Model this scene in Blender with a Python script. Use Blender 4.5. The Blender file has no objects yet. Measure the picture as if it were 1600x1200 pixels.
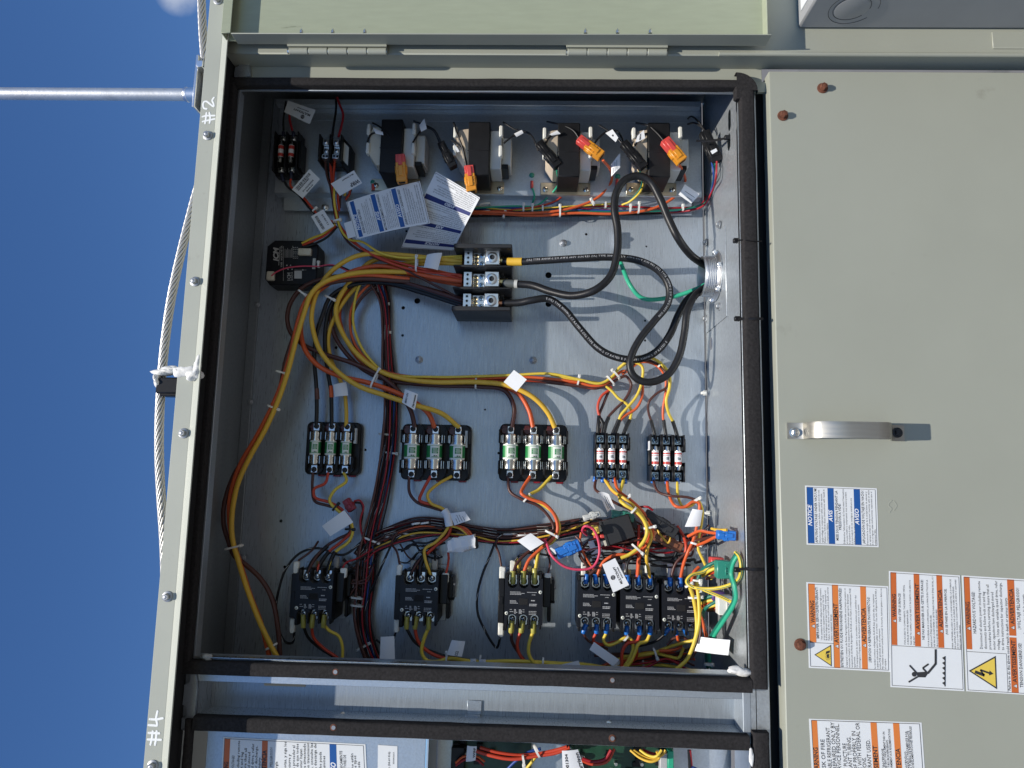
import bpy, math, random
from mathutils import Vector, Matrix
from mathutils.geometry import delaunay_2d_cdt
random.seed(7)
sc = bpy.context.scene
C = sc.collection
# ------------------------------------------------------------------ camera
# The unit stands upright; the camera is turned on its side, so picture-left is up.
# "sheet" coordinates (mm): x runs down the unit (picture right), y runs to the unit's right
# (picture up), z stands out from the control box's back plate towards the viewer.
F, DIST = 1100.0, 1130.0
_v = -Vector((195, -8270, F)); _v.normalize()
_u = -Vector((-33500, -648, F)); _u = (_u - _v * _u.dot(_v)).normalized()
_d = _u.cross(_v)
M3 = Matrix(((0, 1, 0), (0, 0, -1), (-1, 0, 0)))          # sheet axes -> world axes
BASE = Vector((0, 1.13, 1.5))                              # world place of the sheet origin
def wpt(p): return BASE + (M3 @ Vector(p)) * 0.001
cam = bpy.data.cameras.new('camera'); co = bpy.data.objects.new('camera', cam); C.objects.link(co)
cx = M3 @ Vector((_u.x, -_v.x, -_d.x)); cy = -(M3 @ Vector((_u.y, -_v.y, -_d.y))); cz = -(M3 @ Vector((_u.z, -_v.z, -_d.z)))
mw = Matrix((cx, cy, cz)).transposed().to_4x4(); mw.translation = wpt((0, 0, DIST)); co.matrix_world = mw
cam.sensor_width = 36.0; cam.lens = F / 1600 * 36; cam.clip_start = 0.02; cam.clip_end = 2000
sc.camera = co
# ------------------------------------------------------------------ sky and sun
SUN = Vector((1.845, 0.06, -1.0))                           # way the sunlight travels, sheet axes
sd = (M3 @ SUN).normalized()
elev = math.asin(-sd.z)
wd = bpy.data.worlds.new('World'); sc.world = wd; wd.use_nodes = True
nt = wd.node_tree; bg = nt.nodes['Background']
sk = nt.nodes.new('ShaderNodeTexSky'); sk.sky_type = 'NISHITA'; sk.sun_disc = False
sk.sun_elevation = elev; sk.sun_rotation = math.radians(180); sk.altitude = 200
sk.air_density = 1.0; sk.dust_density = 0.2; sk.ozone_density = 4.0
hs = nt.nodes.new('ShaderNodeHueSaturation'); hs.inputs['Saturation'].default_value = 1.2; hs.inputs['Hue'].default_value = .507; nt.links.new(sk.outputs[0], hs.inputs['Color'])
# one thin wisp of cloud above the horizon, as in the photograph
tcw = nt.nodes.new('ShaderNodeTexCoord'); nzw = nt.nodes.new('ShaderNodeTexNoise'); nzw.inputs['Scale'].default_value = 26; nzw.inputs['Detail'].default_value = 6
cd = (mw.to_3x3() @ Vector(((278 - 800) / F, (600 + 12) / F, -1))).normalized()
ds = nt.nodes.new('ShaderNodeVectorMath'); ds.operation = 'DISTANCE'; ds.inputs[1].default_value = cd; nt.links.new(tcw.outputs['Generated'], ds.inputs[0]); nt.links.new(tcw.outputs['Generated'], nzw.inputs['Vector'])
mr = nt.nodes.new('ShaderNodeMapRange'); mr.inputs[1].default_value = .034; mr.inputs[2].default_value = .006; mr.inputs[3].default_value = 0; mr.inputs[4].default_value = 1; nt.links.new(ds.outputs['Value'], mr.inputs[0])
mu = nt.nodes.new('ShaderNodeMath'); mu.operation = 'MULTIPLY'; nt.links.new(mr.outputs[0], mu.inputs[0]); nt.links.new(nzw.outputs[0], mu.inputs[1])
mr2 = nt.nodes.new('ShaderNodeMapRange'); mr2.inputs[1].default_value = .12; mr2.inputs[2].default_value = .6; mr2.inputs[4].default_value = .62; nt.links.new(mu.outputs[0], mr2.inputs[0])
mxw = nt.nodes.new('ShaderNodeMix'); mxw.data_type = 'RGBA'; nt.links.new(mr2.outputs[0], mxw.inputs[0]); nt.links.new(hs.outputs[0], mxw.inputs[6]); mxw.inputs[7].default_value = (7.5, 7.8, 8.2, 1)
nt.links.new(mxw.outputs[2], bg.inputs[0]); bg.inputs[1].default_value = 0.112
sl = bpy.data.lights.new('sun', 'SUN'); sl.energy = 5.0; sl.angle = math.radians(0.5); sl.color = (1, 0.95, 0.87)
so = bpy.data.objects.new('sun', sl); C.objects.link(so); so.location = (0, -3, 6)
so.rotation_euler = sd.to_track_quat('-Z', 'Y').to_euler()
vs = sc.view_settings; vs.view_transform = 'Standard'; vs.look = 'None'; vs.exposure = 0.05; vs.gamma = 1.0
sc.render.engine = 'CYCLES'
cy_ = sc.cycles; cy_.use_denoising = True; cy_.max_bounces = 8; cy_.diffuse_bounces = 4; cy_.glossy_bounces = 5
cy_.sample_clamp_indirect = 6.0
# ------------------------------------------------------------------ picture point -> sheet point at height h (mm)
def Q(px, py, h=0.0):
    r = Vector(((px - 800) / F, (py - 600) / F, 1))
    a, b, c = r.dot(_u), r.dot(_v), r.dot(_d)
    t = (DIST - h) / c
    return Vector((a * t, -b * t, h))
def QX(px, py, h=0.0): return Q(px, py, h).x
def QY(px, py, h=0.0): return Q(px, py, h).y
# ------------------------------------------------------------------ mesh builder (mm, sheet axes)
class MB:
    def __init__(s): s.v = []; s.f = []; s.m = []
    def add(s, vs, fs, mi=0):
        n = len(s.v); s.v += [tuple(p) for p in vs]
        for f in fs: s.f.append(tuple(i + n for i in f)); s.m.append(mi)
        return s
    def box(s, x0, y0, z0, x1, y1, z1, bev=0, mi=0):
        x0, x1 = min(x0, x1), max(x0, x1); y0, y1 = min(y0, y1), max(y0, y1); z0, z1 = min(z0, z1), max(z0, z1)
        b = min(bev, (x1 - x0) * .45, (y1 - y0) * .45, (z1 - z0) * .45)
        if b <= 0:
            v = [(x, y, z) for x in (x0, x1) for y in (y0, y1) for z in (z0, z1)]
            return s.add(v, [(0, 1, 3, 2), (4, 6, 7, 5), (0, 4, 5, 1), (2, 3, 7, 6), (0, 2, 6, 4), (1, 5, 7, 3)], mi)
        V = []; I = {}
        for sx in (0, 1):
            for sy in (0, 1):
                for sz in (0, 1):
                    X = x1 if sx else x0; Y = y1 if sy else y0; Z = z1 if sz else z0
                    dx = -b if sx else b; dy = -b if sy else b; dz = -b if sz else b
                    for k, p in enumerate(((X, Y + dy, Z + dz), (X + dx, Y, Z + dz), (X + dx, Y + dy, Z))):
                        I[sx, sy, sz, k] = len(V); V.append(p)
        Fs = []
        for e in (0, 1):
            Fs.append([I[e, 0, 0, 0], I[e, 1, 0, 0], I[e, 1, 1, 0], I[e, 0, 1, 0]])
            Fs.append([I[0, e, 0, 1], I[1, e, 0, 1], I[1, e, 1, 1], I[0, e, 1, 1]])
            Fs.append([I[0, 0, e, 2], I[1, 0, e, 2], I[1, 1, e, 2], I[0, 1, e, 2]])
        for a in (0, 1):
            for c in (0, 1):
                Fs.append([I[a, c, 0, 0], I[a, c, 1, 0], I[a, c, 1, 1], I[a, c, 0, 1]])
                Fs.append([I[a, 0, c, 0], I[a, 1, c, 0], I[a, 1, c, 2], I[a, 0, c, 2]])
                Fs.append([I[0, a, c, 1], I[1, a, c, 1], I[1, a, c, 2], I[0, a, c, 2]])
        for a in (0, 1):
            for c in (0, 1):
                for e in (0, 1): Fs.append([I[a, c, e, 0], I[a, c, e, 1], I[a, c, e, 2]])
        return s.add(V, Fs, mi)
    def prism(s, pts, z0, z1, mi=0, bev=0):
        n = len(pts)
        if bev:
            cxm = sum(p[0] for p in pts) / n; cym = sum(p[1] for p in pts) / n
            top = []
            for p in pts:
                d = Vector((cxm - p[0], cym - p[1])); L = d.length or 1; top.append((p[0] + d.x / L * bev * 1.2, p[1] + d.y / L * bev * 1.2))
            V = [(p[0], p[1], z0) for p in pts] + [(p[0], p[1], z1 - bev) for p in pts] + [(p[0], p[1], z1) for p in top]
            Fs = [tuple(range(n))[::-1], tuple(range(2 * n, 3 * n))]
            for k in range(2):
                for i in range(n): Fs.append((k * n + i, k * n + (i + 1) % n, (k + 1) * n + (i + 1) % n, (k + 1) * n + i))
        else:
            V = [(p[0], p[1], z0) for p in pts] + [(p[0], p[1], z1) for p in pts]
            Fs = [tuple(range(n))[::-1], tuple(range(n, 2 * n))] + [(i, (i + 1) % n, n + (i + 1) % n, n + i) for i in range(n)]
        return s.add(V, Fs, mi)
    def cyl(s, p0, p1, r0, r1=None, n=14, mi=0, cap=True):
        r1 = r0 if r1 is None else r1
        return s.lathe(p0, p1, [(0, r0), (1, r1)], n, mi, cap)
    def lathe(s, p0, p1, prof, n=14, mi=0, cap=True):
        p0 = Vector(p0); p1 = Vector(p1); t = (p1 - p0); L = t.length; t.normalize()
        a = Vector((0, 0, 1)) if abs(t.z) < .9 else Vector((1, 0, 0))
        e = t.cross(a).normalized(); g = t.cross(e)
        V = []; Fs = []
        for q, r in prof:
            for i in range(n):
                w = 2 * math.pi * i / n; V.append(p0 + t * (L * q) + (e * math.cos(w) + g * math.sin(w)) * r)
        for k in range(len(prof) - 1):
            for i in range(n): Fs.append((k * n + i, k * n + (i + 1) % n, (k + 1) * n + (i + 1) % n, (k + 1) * n + i))
        if cap: Fs += [tuple(range(n))[::-1], tuple(range((len(prof) - 1) * n, len(prof) * n))]
        return s.add(V, Fs, mi)
    def tube(s, P, r, n=8, mi=0, flat=None):
        P = [Vector(p) for p in P]; m = len(P); V = []; Fs = []
        up = None
        for k in range(m):
            t = (P[min(k + 1, m - 1)] - P[max(k - 1, 0)])
            if t.length < 1e-9: t = Vector((1, 0, 0))
            t.normalize()
            if up is None:
                a = Vector((0, 0, 1)) if abs(t.z) < .9 else Vector((0, 1, 0)); up = (a - t * a.dot(t)).normalized()
            else:
                up = up - t * up.dot(t); up = up.normalized() if up.length > 1e-6 else t.orthogonal().normalized()
            e = t.cross(up); rr = r[k] if isinstance(r, (list, tuple)) else r
            for i in range(n):
                w = 2 * math.pi * i / n
                V.append(P[k] + e * (math.cos(w) * rr * (flat[0] if flat else 1)) + up * (math.sin(w) * rr * (flat[1] if flat else 1)))
        for k in range(m - 1):
            for i in range(n): Fs.append((k * n + i, k * n + (i + 1) % n, (k + 1) * n + (i + 1) % n, (k + 1) * n + i))
        Fs += [tuple(range(n))[::-1], tuple(range((m - 1) * n, m * n))]
        return s.add(V, Fs, mi)
    def xf(s, mat, i0=0):
        for i in range(i0, len(s.v)): s.v[i] = tuple(mat @ Vector(s.v[i]))
        return s
def spline(P, k=7):
    P = [Vector(p) for p in P]
    if len(P) < 3: return [P[0].lerp(P[-1], i / k) for i in range(k + 1)]
    E = [P[0] * 2 - P[1]] + P + [P[-1] * 2 - P[-2]]; out = []
    for i in range(1, len(E) - 2):
        p0, p1, p2, p3 = E[i - 1:i + 3]
        d01 = max((p1 - p0).length, 1e-3) ** .5; d12 = max((p2 - p1).length, 1e-3) ** .5; d23 = max((p3 - p2).length, 1e-3) ** .5
        m1 = (p2 - p1) + ((p1 - p0) / d01 - (p2 - p0) / (d01 + d12)) * d12
        m2 = (p2 - p1) + ((p3 - p2) / d23 - (p3 - p1) / (d12 + d23)) * d12
        for j in range(k):
            t = j / k; t2 = t * t; t3 = t2 * t
            out.append(p1 * (2 * t3 - 3 * t2 + 1) + m1 * (t3 - 2 * t2 + t) + p2 * (-2 * t3 + 3 * t2) + m2 * (t3 - t2))
    out.append(P[-1]); return out
ORG = {}
def place(o, org):
    m = M3.to_4x4(); m.translation = wpt(org); o.matrix_world = m; ORG[o.name] = Vector(org)
def tag(o, label=None, cat=None, group=None, kind=None):
    if label: o['label'] = label
    if cat: o['category'] = cat
    if group: o['group'] = group
    if kind: o['kind'] = kind
    return o
def thing(name, label, cat, org, group=None):
    o = bpy.data.objects.new(name, None); C.objects.link(o); o.empty_display_size = .02
    place(o, org); return tag(o, label, cat, group)
def mk(name, b, mats, parent=None, smooth=40, label=None, cat=None, group=None, kind=None, org=None, sharp=True):
    if parent is not None: o0 = ORG[parent.name]
    else:
        if org is None:
            xs = [p[0] for p in b.v]; ys = [p[1] for p in b.v]; zs = [p[2] for p in b.v]
            org = ((min(xs) + max(xs)) / 2, (min(ys) + max(ys)) / 2, min(zs))
        o0 = Vector(org)
    me = bpy.data.meshes.new(name)
    me.from_pydata([((p[0] - o0.x) * .001, (p[1] - o0.y) * .001, (p[2] - o0.z) * .001) for p in b.v], [], b.f)
    if not isinstance(mats, (list, tuple)): mats = [mats]
    for m in mats: me.materials.append(MAT[m] if isinstance(m, str) else m)
    me.polygons.foreach_set('material_index', b.m)
    import bmesh
    bm = bmesh.new(); bm.from_mesh(me); bmesh.ops.recalc_face_normals(bm, faces=bm.faces); bm.to_mesh(me); bm.free()
    if smooth:
        me.polygons.foreach_set('use_smooth', [True] * len(me.polygons)); me.set_sharp_from_angle(angle=math.radians(smooth))
    o = bpy.data.objects.new(name, me); C.objects.link(o)
    if parent is not None: o.parent = parent; ORG[o.name] = o0
    else: place(o, o0)
    return tag(o, label, cat, group, kind)
def part(name, b, mats, parent, **k): return mk(name, b, mats, parent, **k)
def parts(name, b, mats, parent, **k):
    """one object for each connected piece"""
    pa = list(range(len(b.v)))
    def fd(i):
        while pa[i] != i: pa[i] = pa[pa[i]]; i = pa[i]
        return i
    for f in b.f:
        for i in f[1:]: pa[fd(i)] = fd(f[0])
    gr = {}
    for f, m in zip(b.f, b.m): gr.setdefault(fd(f[0]), []).append((f, m))
    out = []
    for fs in gr.values():
        ix = {}; c = MB()
        for f, m in fs:
            c.f.append(tuple(ix.setdefault(i, len(ix)) for i in f)); c.m.append(m)
        c.v = [b.v[i] for i in ix]; out.append(part(name, c, mats, parent, **k))
    return out
def copy_tree(o, parent=None, org=None):
    c = o.copy(); C.objects.link(c)
    if parent is None: place(c, org)
    else: c.parent = parent; ORG[c.name] = ORG[parent.name]
    for ch in list(o.children): copy_tree(ch, c)
    return c
# ------------------------------------------------------------------ materials
MAT = {}
def mat(name, col, rough=.5, metal=0., noise=0., nscale=60., bump=0., bscale=400., rnoise=0., spec=.5, coat=0., stretch=None, dirt=None, trans=0., subs=0.):
    m = bpy.data.materials.new(name); m.use_nodes = True; N = m.node_tree.nodes; L = m.node_tree.links
    p = N['Principled BSDF']; p.inputs['Base Color'].default_value = (*col, 1); p.inputs['Roughness'].default_value = rough
    p.inputs['Metallic'].default_value = metal; p.inputs['Specular IOR Level'].default_value = spec
    if coat: p.inputs['Coat Weight'].default_value = coat; p.inputs['Coat Roughness'].default_value = .15
    if trans: p.inputs['Transmission Weight'].default_value = trans
    tc = N.new('ShaderNodeTexCoord'); mp = N.new('ShaderNodeMapping'); L.new(tc.outputs['Object'], mp.inputs[0])
    if stretch: mp.inputs['Scale'].default_value = stretch
    def nz(sc_, det=4, rg=.55):
        n = N.new('ShaderNodeTexNoise'); n.inputs['Scale'].default_value = sc_; n.inputs['Detail'].default_value = det; n.inputs['Roughness'].default_value = rg
        L.new(mp.outputs[0], n.inputs['Vector']); return n
    colsock = None
    if noise:
        n = nz(nscale); r = N.new('ShaderNodeMapRange'); r.inputs[1].default_value = .25; r.inputs[2].default_value = .75
        r.inputs[3].default_value = 1 - noise; r.inputs[4].default_value = 1 + noise; L.new(n.outputs[0], r.inputs[0])
        mx = N.new('ShaderNodeVectorMath'); mx.operation = 'SCALE'; mx.inputs[0].default_value = col; L.new(r.outputs[0], mx.inputs['Scale'])
        colsock = mx.outputs[0]
    if dirt:
        n = nz(dirt[1], 8, .65); r = N.new('ShaderNodeMapRange'); r.inputs[1].default_value = dirt[2]; r.inputs[2].default_value = dirt[2] + .12; L.new(n.outputs[0], r.inputs[0])
        mxx = N.new('ShaderNodeMix'); mxx.data_type = 'RGBA'; L.new(r.outputs[0], mxx.inputs[0])
        if colsock: L.new(colsock, mxx.inputs[6])
        else: mxx.inputs[6].default_value = (*col, 1)
        mxx.inputs[7].default_value = (*dirt[0], 1); colsock = mxx.outputs[2]
    if colsock: L.new(colsock, p.inputs['Base Color'])
    if rnoise:
        n = nz(nscale * 1.7); r = N.new('ShaderNodeMapRange'); r.inputs[1].default_value = .25; r.inputs[2].default_value = .75
        r.inputs[3].default_value = max(.02, rough - rnoise); r.inputs[4].default_value = rough + rnoise; L.new(n.outputs[0], r.inputs[0]); L.new(r.outputs[0], p.inputs['Roughness'])
    if bump:
        n = nz(bscale, 3); bp = N.new('ShaderNodeBump'); bp.inputs['Strength'].default_value = bump; bp.inputs['Distance'].default_value = .001
        L.new(n.outputs[0], bp.inputs['Height']); L.new(bp.outputs[0], p.inputs['Normal'])
    MAT[name] = m; return m
mat('paint', (.336, .344, .284), .42, noise=.035, nscale=7, bump=.05, bscale=900, rnoise=.06, dirt=((.25, .25, .2), 9, .66))
mat('paint_light', (.41, .42, .355), .42, noise=.04, nscale=12, bump=.05, bscale=900, dirt=((.3, .29, .24), 20, .64))
mat('primer', (.315, .342, .24), .55, noise=.05, nscale=30, stretch=(1, 6, 1), bump=.08, bscale=500, dirt=((.10, .11, .06), 14, .69))
mat('galvanised', (.47, .515, .56), .40, .75, noise=.10, nscale=420, bump=.10, bscale=700, rnoise=.08)
mat('galvanised_brushed', (.37, .412, .452), .30, .42, noise=.13, nscale=260, bump=.08, bscale=260, stretch=(1.6, .12, 1), rnoise=.06)
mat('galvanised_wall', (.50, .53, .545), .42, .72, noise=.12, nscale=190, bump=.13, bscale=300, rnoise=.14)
mat('galvanised_shaded', (.27, .29, .30), .48, .6, spec=.3, noise=.1, nscale=200, bump=.1, bscale=600)  # darker galvanised for the inner walls, their shade put into the colour
mat('end_plate', (.78, .64, .48), .36, .35, noise=.06, nscale=50)
mat('void', (.008, .008, .009), .9)
mat('foam', (.029, .027, .027), .95, noise=.35, nscale=300, bump=.7, bscale=900, spec=.12)
mat('tape', (.010, .010, .011), .5, spec=.3, noise=.3, nscale=90)
mat('rubber', (.013, .013, .014), .40, spec=.3, bump=.12, bscale=500, noise=.25, nscale=200)
mat('plastic', (.010, .010, .011), .40, spec=.25, bump=.06, bscale=700, noise=.2, nscale=120)
mat('plastic_navy', (.009, .010, .014), .42, spec=.25, bump=.05, bscale=900, noise=.15, nscale=150)
mat('plastic_grey', (.028, .029, .031), .5, spec=.3, bump=.06, bscale=600)
mat('maroon', (.06, .008, .008), .35)
mat('red_tab', (.25, .01, .02), .35)
mat('steel', (.62, .62, .60), .3, 1.0, noise=.06, nscale=120, rnoise=.08)
mat('nickel', (.66, .64, .58), .24, 1.0, noise=.05, nscale=150, rnoise=.06)
mat('aluminium', (.74, .75, .76), .34, 1.0, noise=.06, nscale=150, bump=.08, bscale=600)
mat('screw', (.66, .67, .68), .3, 1.0)
mat('gold_screw', (.62, .50, .30), .3, 1.0)
mat('blue_screw', (.45, .58, .68), .28, 1.0)
mat('copper', (.55, .22, .11), .35, 1.0)
mat('brass', (.55, .43, .20), .35, 1.0)
mat('tin', (.50, .44, .33), .33, .9, noise=.08, nscale=60)
mat('rust', (.115, .038, .018), .8, noise=.5, nscale=160, bump=.5, bscale=400)
mat('cream', (.58, .54, .44), .5, noise=.06, nscale=60)
mat('nylon', (.72, .71, .66), .42, noise=.04, nscale=200, spec=.4)
mat('nylon_dim', (.50, .50, .47), .5)
mat('boot', (.70, .69, .62), .4, spec=.4)
mat('board_white', (.55, .56, .54), .45)
mat('paper', (.73, .735, .74), .6, noise=.02, nscale=40)
mat('vinyl', (.72, .735, .735), .38, noise=.02, nscale=40)
mat('ink', (.03, .03, .032), .55)
mat('ink_white', (.80, .80, .80), .5)
mat('print_dim', (.42, .42, .42), .5)
mat('blue_band', (.012, .085, .30), .4)
mat('navy_band', (.010, .018, .13), .45)
mat('orange_band', (.68, .20, .045), .42)
mat('orange_dark', (.55, .13, .03), .42)
mat('sign_yellow', (.75, .55, .09), .42)
mat('marker', (.85, .86, .84), .6)
mat('sealant', (.74, .73, .70), .75, noise=.12, nscale=160, bump=.5, bscale=200, dirt=((.10, .10, .10), 160, .60))
mat('sealant_grey', (.40, .40, .38), .6, noise=.2, nscale=90, bump=.4, bscale=200)
mat('ceramic', (.72, .74, .66), .4)
mat('fuse_green', (.02, .20, .055), .4, noise=.15, nscale=80)
mat('fuse_red', (.50, .05, .04), .4)
mat('conn_orange', (.68, .27, .02), .35)
mat('conn_red', (.62, .07, .06), .35)
mat('conn_blue', (.02, .16, .52), .35)
mat('conn_green', (.03, .24, .17), .35)
mat('conn_teal', (.04, .22, .16), .4)
mat('conn_brown', (.20, .08, .04), .4)
mat('conn_purple', (.10, .05, .20), .4)
mat('crimp_yellow', (.52, .47, .10), .3, trans=.25)
mat('crimp_blue', (.02, .17, .58), .3, trans=.15)
mat('pcb', (.012, .055, .03), .4, noise=.3, nscale=90)
mat('tan_tape', (.62, .52, .36), .6)
mat('box_grey', (.33, .335, .335), .45, noise=.05, nscale=20, bump=.05, bscale=800)
mat('pole', (.56, .57, .58), .5, .85, noise=.12, nscale=60, bump=.2, bscale=300, dirt=((.25, .23, .2), 60, .66))
for n_, c_ in dict(wY=(.68, .415, .045), wy=(.70, .51, .06), wO=(.62, .105, .028), wR=(.50, .052, .022), wr=(.32, .012, .02), wB=(.075, .026, .020), wb=(.11, .045, .035), wK=(.009, .009, .010),
                   wG=(.03, .36, .21), wg=(.01, .14, .10), wU=(.02, .06, .25), wP=(.62, .06, .12), wW=(.55, .54, .5), wN=(.02, .025, .05), wV=(.12, .04, .16), wM=(.09, .10, .10)).items():
    mat(n_, c_, .42, spec=.4, noise=.06, nscale=90, bump=.04, bscale=300)
mat('zinc', (.36, .37, .38), .48, .85, noise=.1, nscale=200)
mat('satin', (.45, .435, .39), .5, 1.0, noise=.08, nscale=60, stretch=(.2, 3, 1), rnoise=.08)
mat('braid', (.50, .49, .47), .45, .9)
mat('roof_membrane', (.13, .128, .125), .85, noise=.12, nscale=3, bump=.3, bscale=60, dirt=((.09, .09, .085), 2.5, .58))
# ------------------------------------------------------------------ the roof the unit stands on
b = MB(); wz = -1500 + 0   # sheet x of world z=0 is +1500
b.add([(1500, -60000, 60000), (1500, 60000, 60000), (1500, 60000, -60000), (1500, -60000, -60000)], [(0, 1, 2, 3)])
mk('roof_deck', b, 'roof_membrane', smooth=0, kind='structure', label='dark grey flat roof membrane under the unit')  # out of view; kept dark so little light bounces into the box
# ------------------------------------------------------------------ rooftop unit
XL, XR, YT, YB = -435.0, 277.0, 545.0, -240.0
XW = -476.0                       # inner face of the wall over the back plate
YTI, YBI = 640.0, -330.0
unit = thing('rooftop_unit', 'grey-green sheet metal rooftop unit with its control compartment open', 'rooftop unit', (700, 0, -300))
def hexbolt(b, p, r=5.5, hz=5, fl=7.5, ax=(0, 0, 1), mi=0, rot=.3):
    p = Vector(p); ax = Vector(ax)
    b.lathe(p, p + ax * 1.6, [(0, fl), (.6, fl), (1, fl * .8)], 16, mi)
    b.lathe(p + ax * 1.4, p + ax * hz, [(0, r), (.85, r), (1, r * .82)], 6, mi)
    b.lathe(p + ax * (hz - .2), p + ax * (hz + .15), [(0, r * .6), (1, r * .5)], 12, mi)
    return b
def pan(b, p, r=4, hz=2.6, mi=0, mk_=1, ax=(0, 0, 1)):
    p = Vector(p); ax = Vector(ax)
    b.lathe(p, p + ax * hz, [(0, r), (.5, r), (.85, r * .8), (1, r * .5)], 14, mi)
    q = p + ax * (hz + .05)
    if mk_ is not None and abs(ax.z) > .5:
        for a in (.4, .4 + math.pi / 2):
            d = Vector((math.cos(a), math.sin(a), 0)) * r * .62; e = Vector((-math.sin(a), math.cos(a), 0)) * r * .14
            b.add([q - d - e, q + d - e, q + d + e, q - d + e], [(0, 1, 2, 3)], mk_)
    return b
def plate(x0, y0, x1, y1, z0, z1, holes, mi=0):
    """sheet with real round or polygonal holes"""
    V = [Vector((x0, y0)), Vector((x1, y0)), Vector((x1, y1)), Vector((x0, y1))]; E = [(0, 1), (1, 2), (2, 3), (3, 0)]; polys = []
    for hl in holes:
        if len(hl) == 3: pts = [(hl[0] + hl[2] * math.cos(a * math.pi / 7), hl[1] + hl[2] * math.sin(a * math.pi / 7)) for a in range(14)]
        else: pts = hl[0]
        n = len(V); V += [Vector(p) for p in pts]; E += [(n + i, n + (i + 1) % len(pts)) for i in range(len(pts))]; polys.append(pts)
    vo, eo, fo, *_ = delaunay_2d_cdt(V, E, [], 0, 1e-4)
    def inside(p, pl):
        c = False; j = len(pl) - 1
        for i in range(len(pl)):
            if (pl[i][1] > p.y) != (pl[j][1] > p.y) and p.x < (pl[j][0] - pl[i][0]) * (p.y - pl[i][1]) / (pl[j][1] - pl[i][1]) + pl[i][0]: c = not c
            j = i
        return c
    F_ = []
    for f in fo:
        c = sum((vo[i] for i in f), Vector((0, 0))) / len(f)
        if not any(inside(c, pl) for pl in polys): F_.append(tuple(f))
    b = MB(); b.add([(p.x, p.y, z1) for p in vo], F_, mi)
    for pl in polys:
        n = len(pl); b.add([(p[0], p[1], z1) for p in pl] + [(p[0], p[1], z0) for p in pl], [(i, (i + 1) % n, n + (i + 1) % n, n + i) for i in range(n)], mi)
    return b
HOLES = [(652, 470, 5), (630, 481, 3), (629, 524, 2.2), (916, 366, 2.2), (857, 430, 5.3), (857, 475, 5), (914, 529, 2), (1008, 501, 1.8), (1008, 532, 1.8), (525, 543, 2.6),
         (439, 814, 2.6), (445, 886, 2.6), (561, 706, 2), (571, 703, 2), (779, 708, 2), (635, 361, 2), (691, 967, 2), (569, 972, 2), (758, 640, 1.6), (1010, 385, 1.6)]
bk = part('back_panel', plate(-461, YBI, 272.5, YTI, -1.5, 0, [(*Q(x, y).xy, r) for x, y, r in HOLES]), 'galvanised_brushed', unit, smooth=0)
for i, (x, y) in enumerate([(655, 562), (833, 563), (502, 556), (880, 380)]):
    part('bolt', hexbolt(MB(), Q(x, y, .1), 4.6, 5, 6.2), 'zinc', bk)
b = MB(); b.box(-480, YBI, -9, 275, YTI, -8); part('rear_shade_sheet', b, 'void', unit, smooth=0)  # added black sheet: the dark behind the holes is its own colour
# side walls of the compartment
b = MB(); b.box(XW - 1.5, YBI, -6, XW, YTI, 188); b.box(XW, YBI, -2.2, -461, YTI, 5.5, .8); lw = part('upper_wall', b, 'galvanised_shaded', unit, smooth=0)
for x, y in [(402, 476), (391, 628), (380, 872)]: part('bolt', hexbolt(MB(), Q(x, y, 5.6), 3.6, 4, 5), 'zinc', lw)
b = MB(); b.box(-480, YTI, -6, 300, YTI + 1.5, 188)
part('right_hand_wall', b, 'galvanised_shaded', unit, smooth=0)
b = MB(); b.box(-480, YBI - 1.5, -6, 300, YBI, 188); part('left_hand_wall', b, 'galvanised_shaded', unit, smooth=0)
b = MB(); b.box(-440, 606, 30, 262, 616, 44, 1.2); part('mounting_rail', b, 'galvanised', unit)
# lower wall (picture right) with a slot, a conduit entry and a plate
def wallhole(px, py, ry, rz=None): # point on plane x=XR-2 seen at picture point
    r = Vector(((px - 800) / F, (py - 600) / F, 1)); a, bb, c = r.dot(_u), r.dot(_v), r.dot(_d); t = (XR - 2) / a
    return (-bb * t, DIST - c * t)
wl = plate(YBI, -3, YTI, 190, 0, 0, [([(wallhole(1140, 180, 0)[0] + 9 * math.cos(a) - (0 if math.cos(a) > 0 else 14), wallhole(1140, 200, 0)[1] + 7 * math.sin(a)) for a in [k * math.pi / 8 for k in range(16)]],),
                                    ([(wallhole(1139, 222, 0)[0] + 13 * math.cos(a), wallhole(1139, 222, 0)[1] + 8 * math.sin(a)) for a in [k * math.pi / 8 for k in range(16)]],),
                                    ([(wallhole(1111, 537, 0)[0] + 10 * math.cos(a), wallhole(1111, 537, 0)[1] + 9 * math.sin(a)) for a in [k * math.pi / 8 for k in range(16)]],)])
b = MB(); b.add([(XR - 2, p[0], p[1]) for p in wl.v], wl.f)
b.box(XR + .2, YBI, -3, XR + 1.2, YTI, 190)
b.v = [((p[0] + 8) if p[0] > XR else p[0], p[1], p[2]) for p in b.v]
rw = part('lower_wall', b, 'galvanised_wall', unit, smooth=0)
hy, hz_ = wallhole(1121, 432, 0)
b = MB(); b.box(XR - 3.6, hy - 74, 8, XR - 2.2, hy + 62, hz_ + 52, .4); part('entry_plate', b, 'galvanised_wall', rw)
for px, py in [(1126, 351), (1105, 379), (1126, 479), (1105, 498)]:
    y, z = wallhole(px, py, 0); part('bolt', hexbolt(MB(), (XR - 3.6, y, z), 4.2, 5.5, 6.4, (-1, 0, 0)), 'zinc', rw)
hub = thing('conduit_hub', 'threaded galvanised conduit hub with locknut in the box wall where black cables enter', 'conduit fitting', (XR - 3.6, hy, hz_))
b = MB(); prof = [(0, 30)]
for i in range(7): prof += [(.1 + i * .12, 31.5), (.16 + i * .12, 29.5)]
prof += [(1, 30.5), (1, 27), (.1, 26)]
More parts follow.
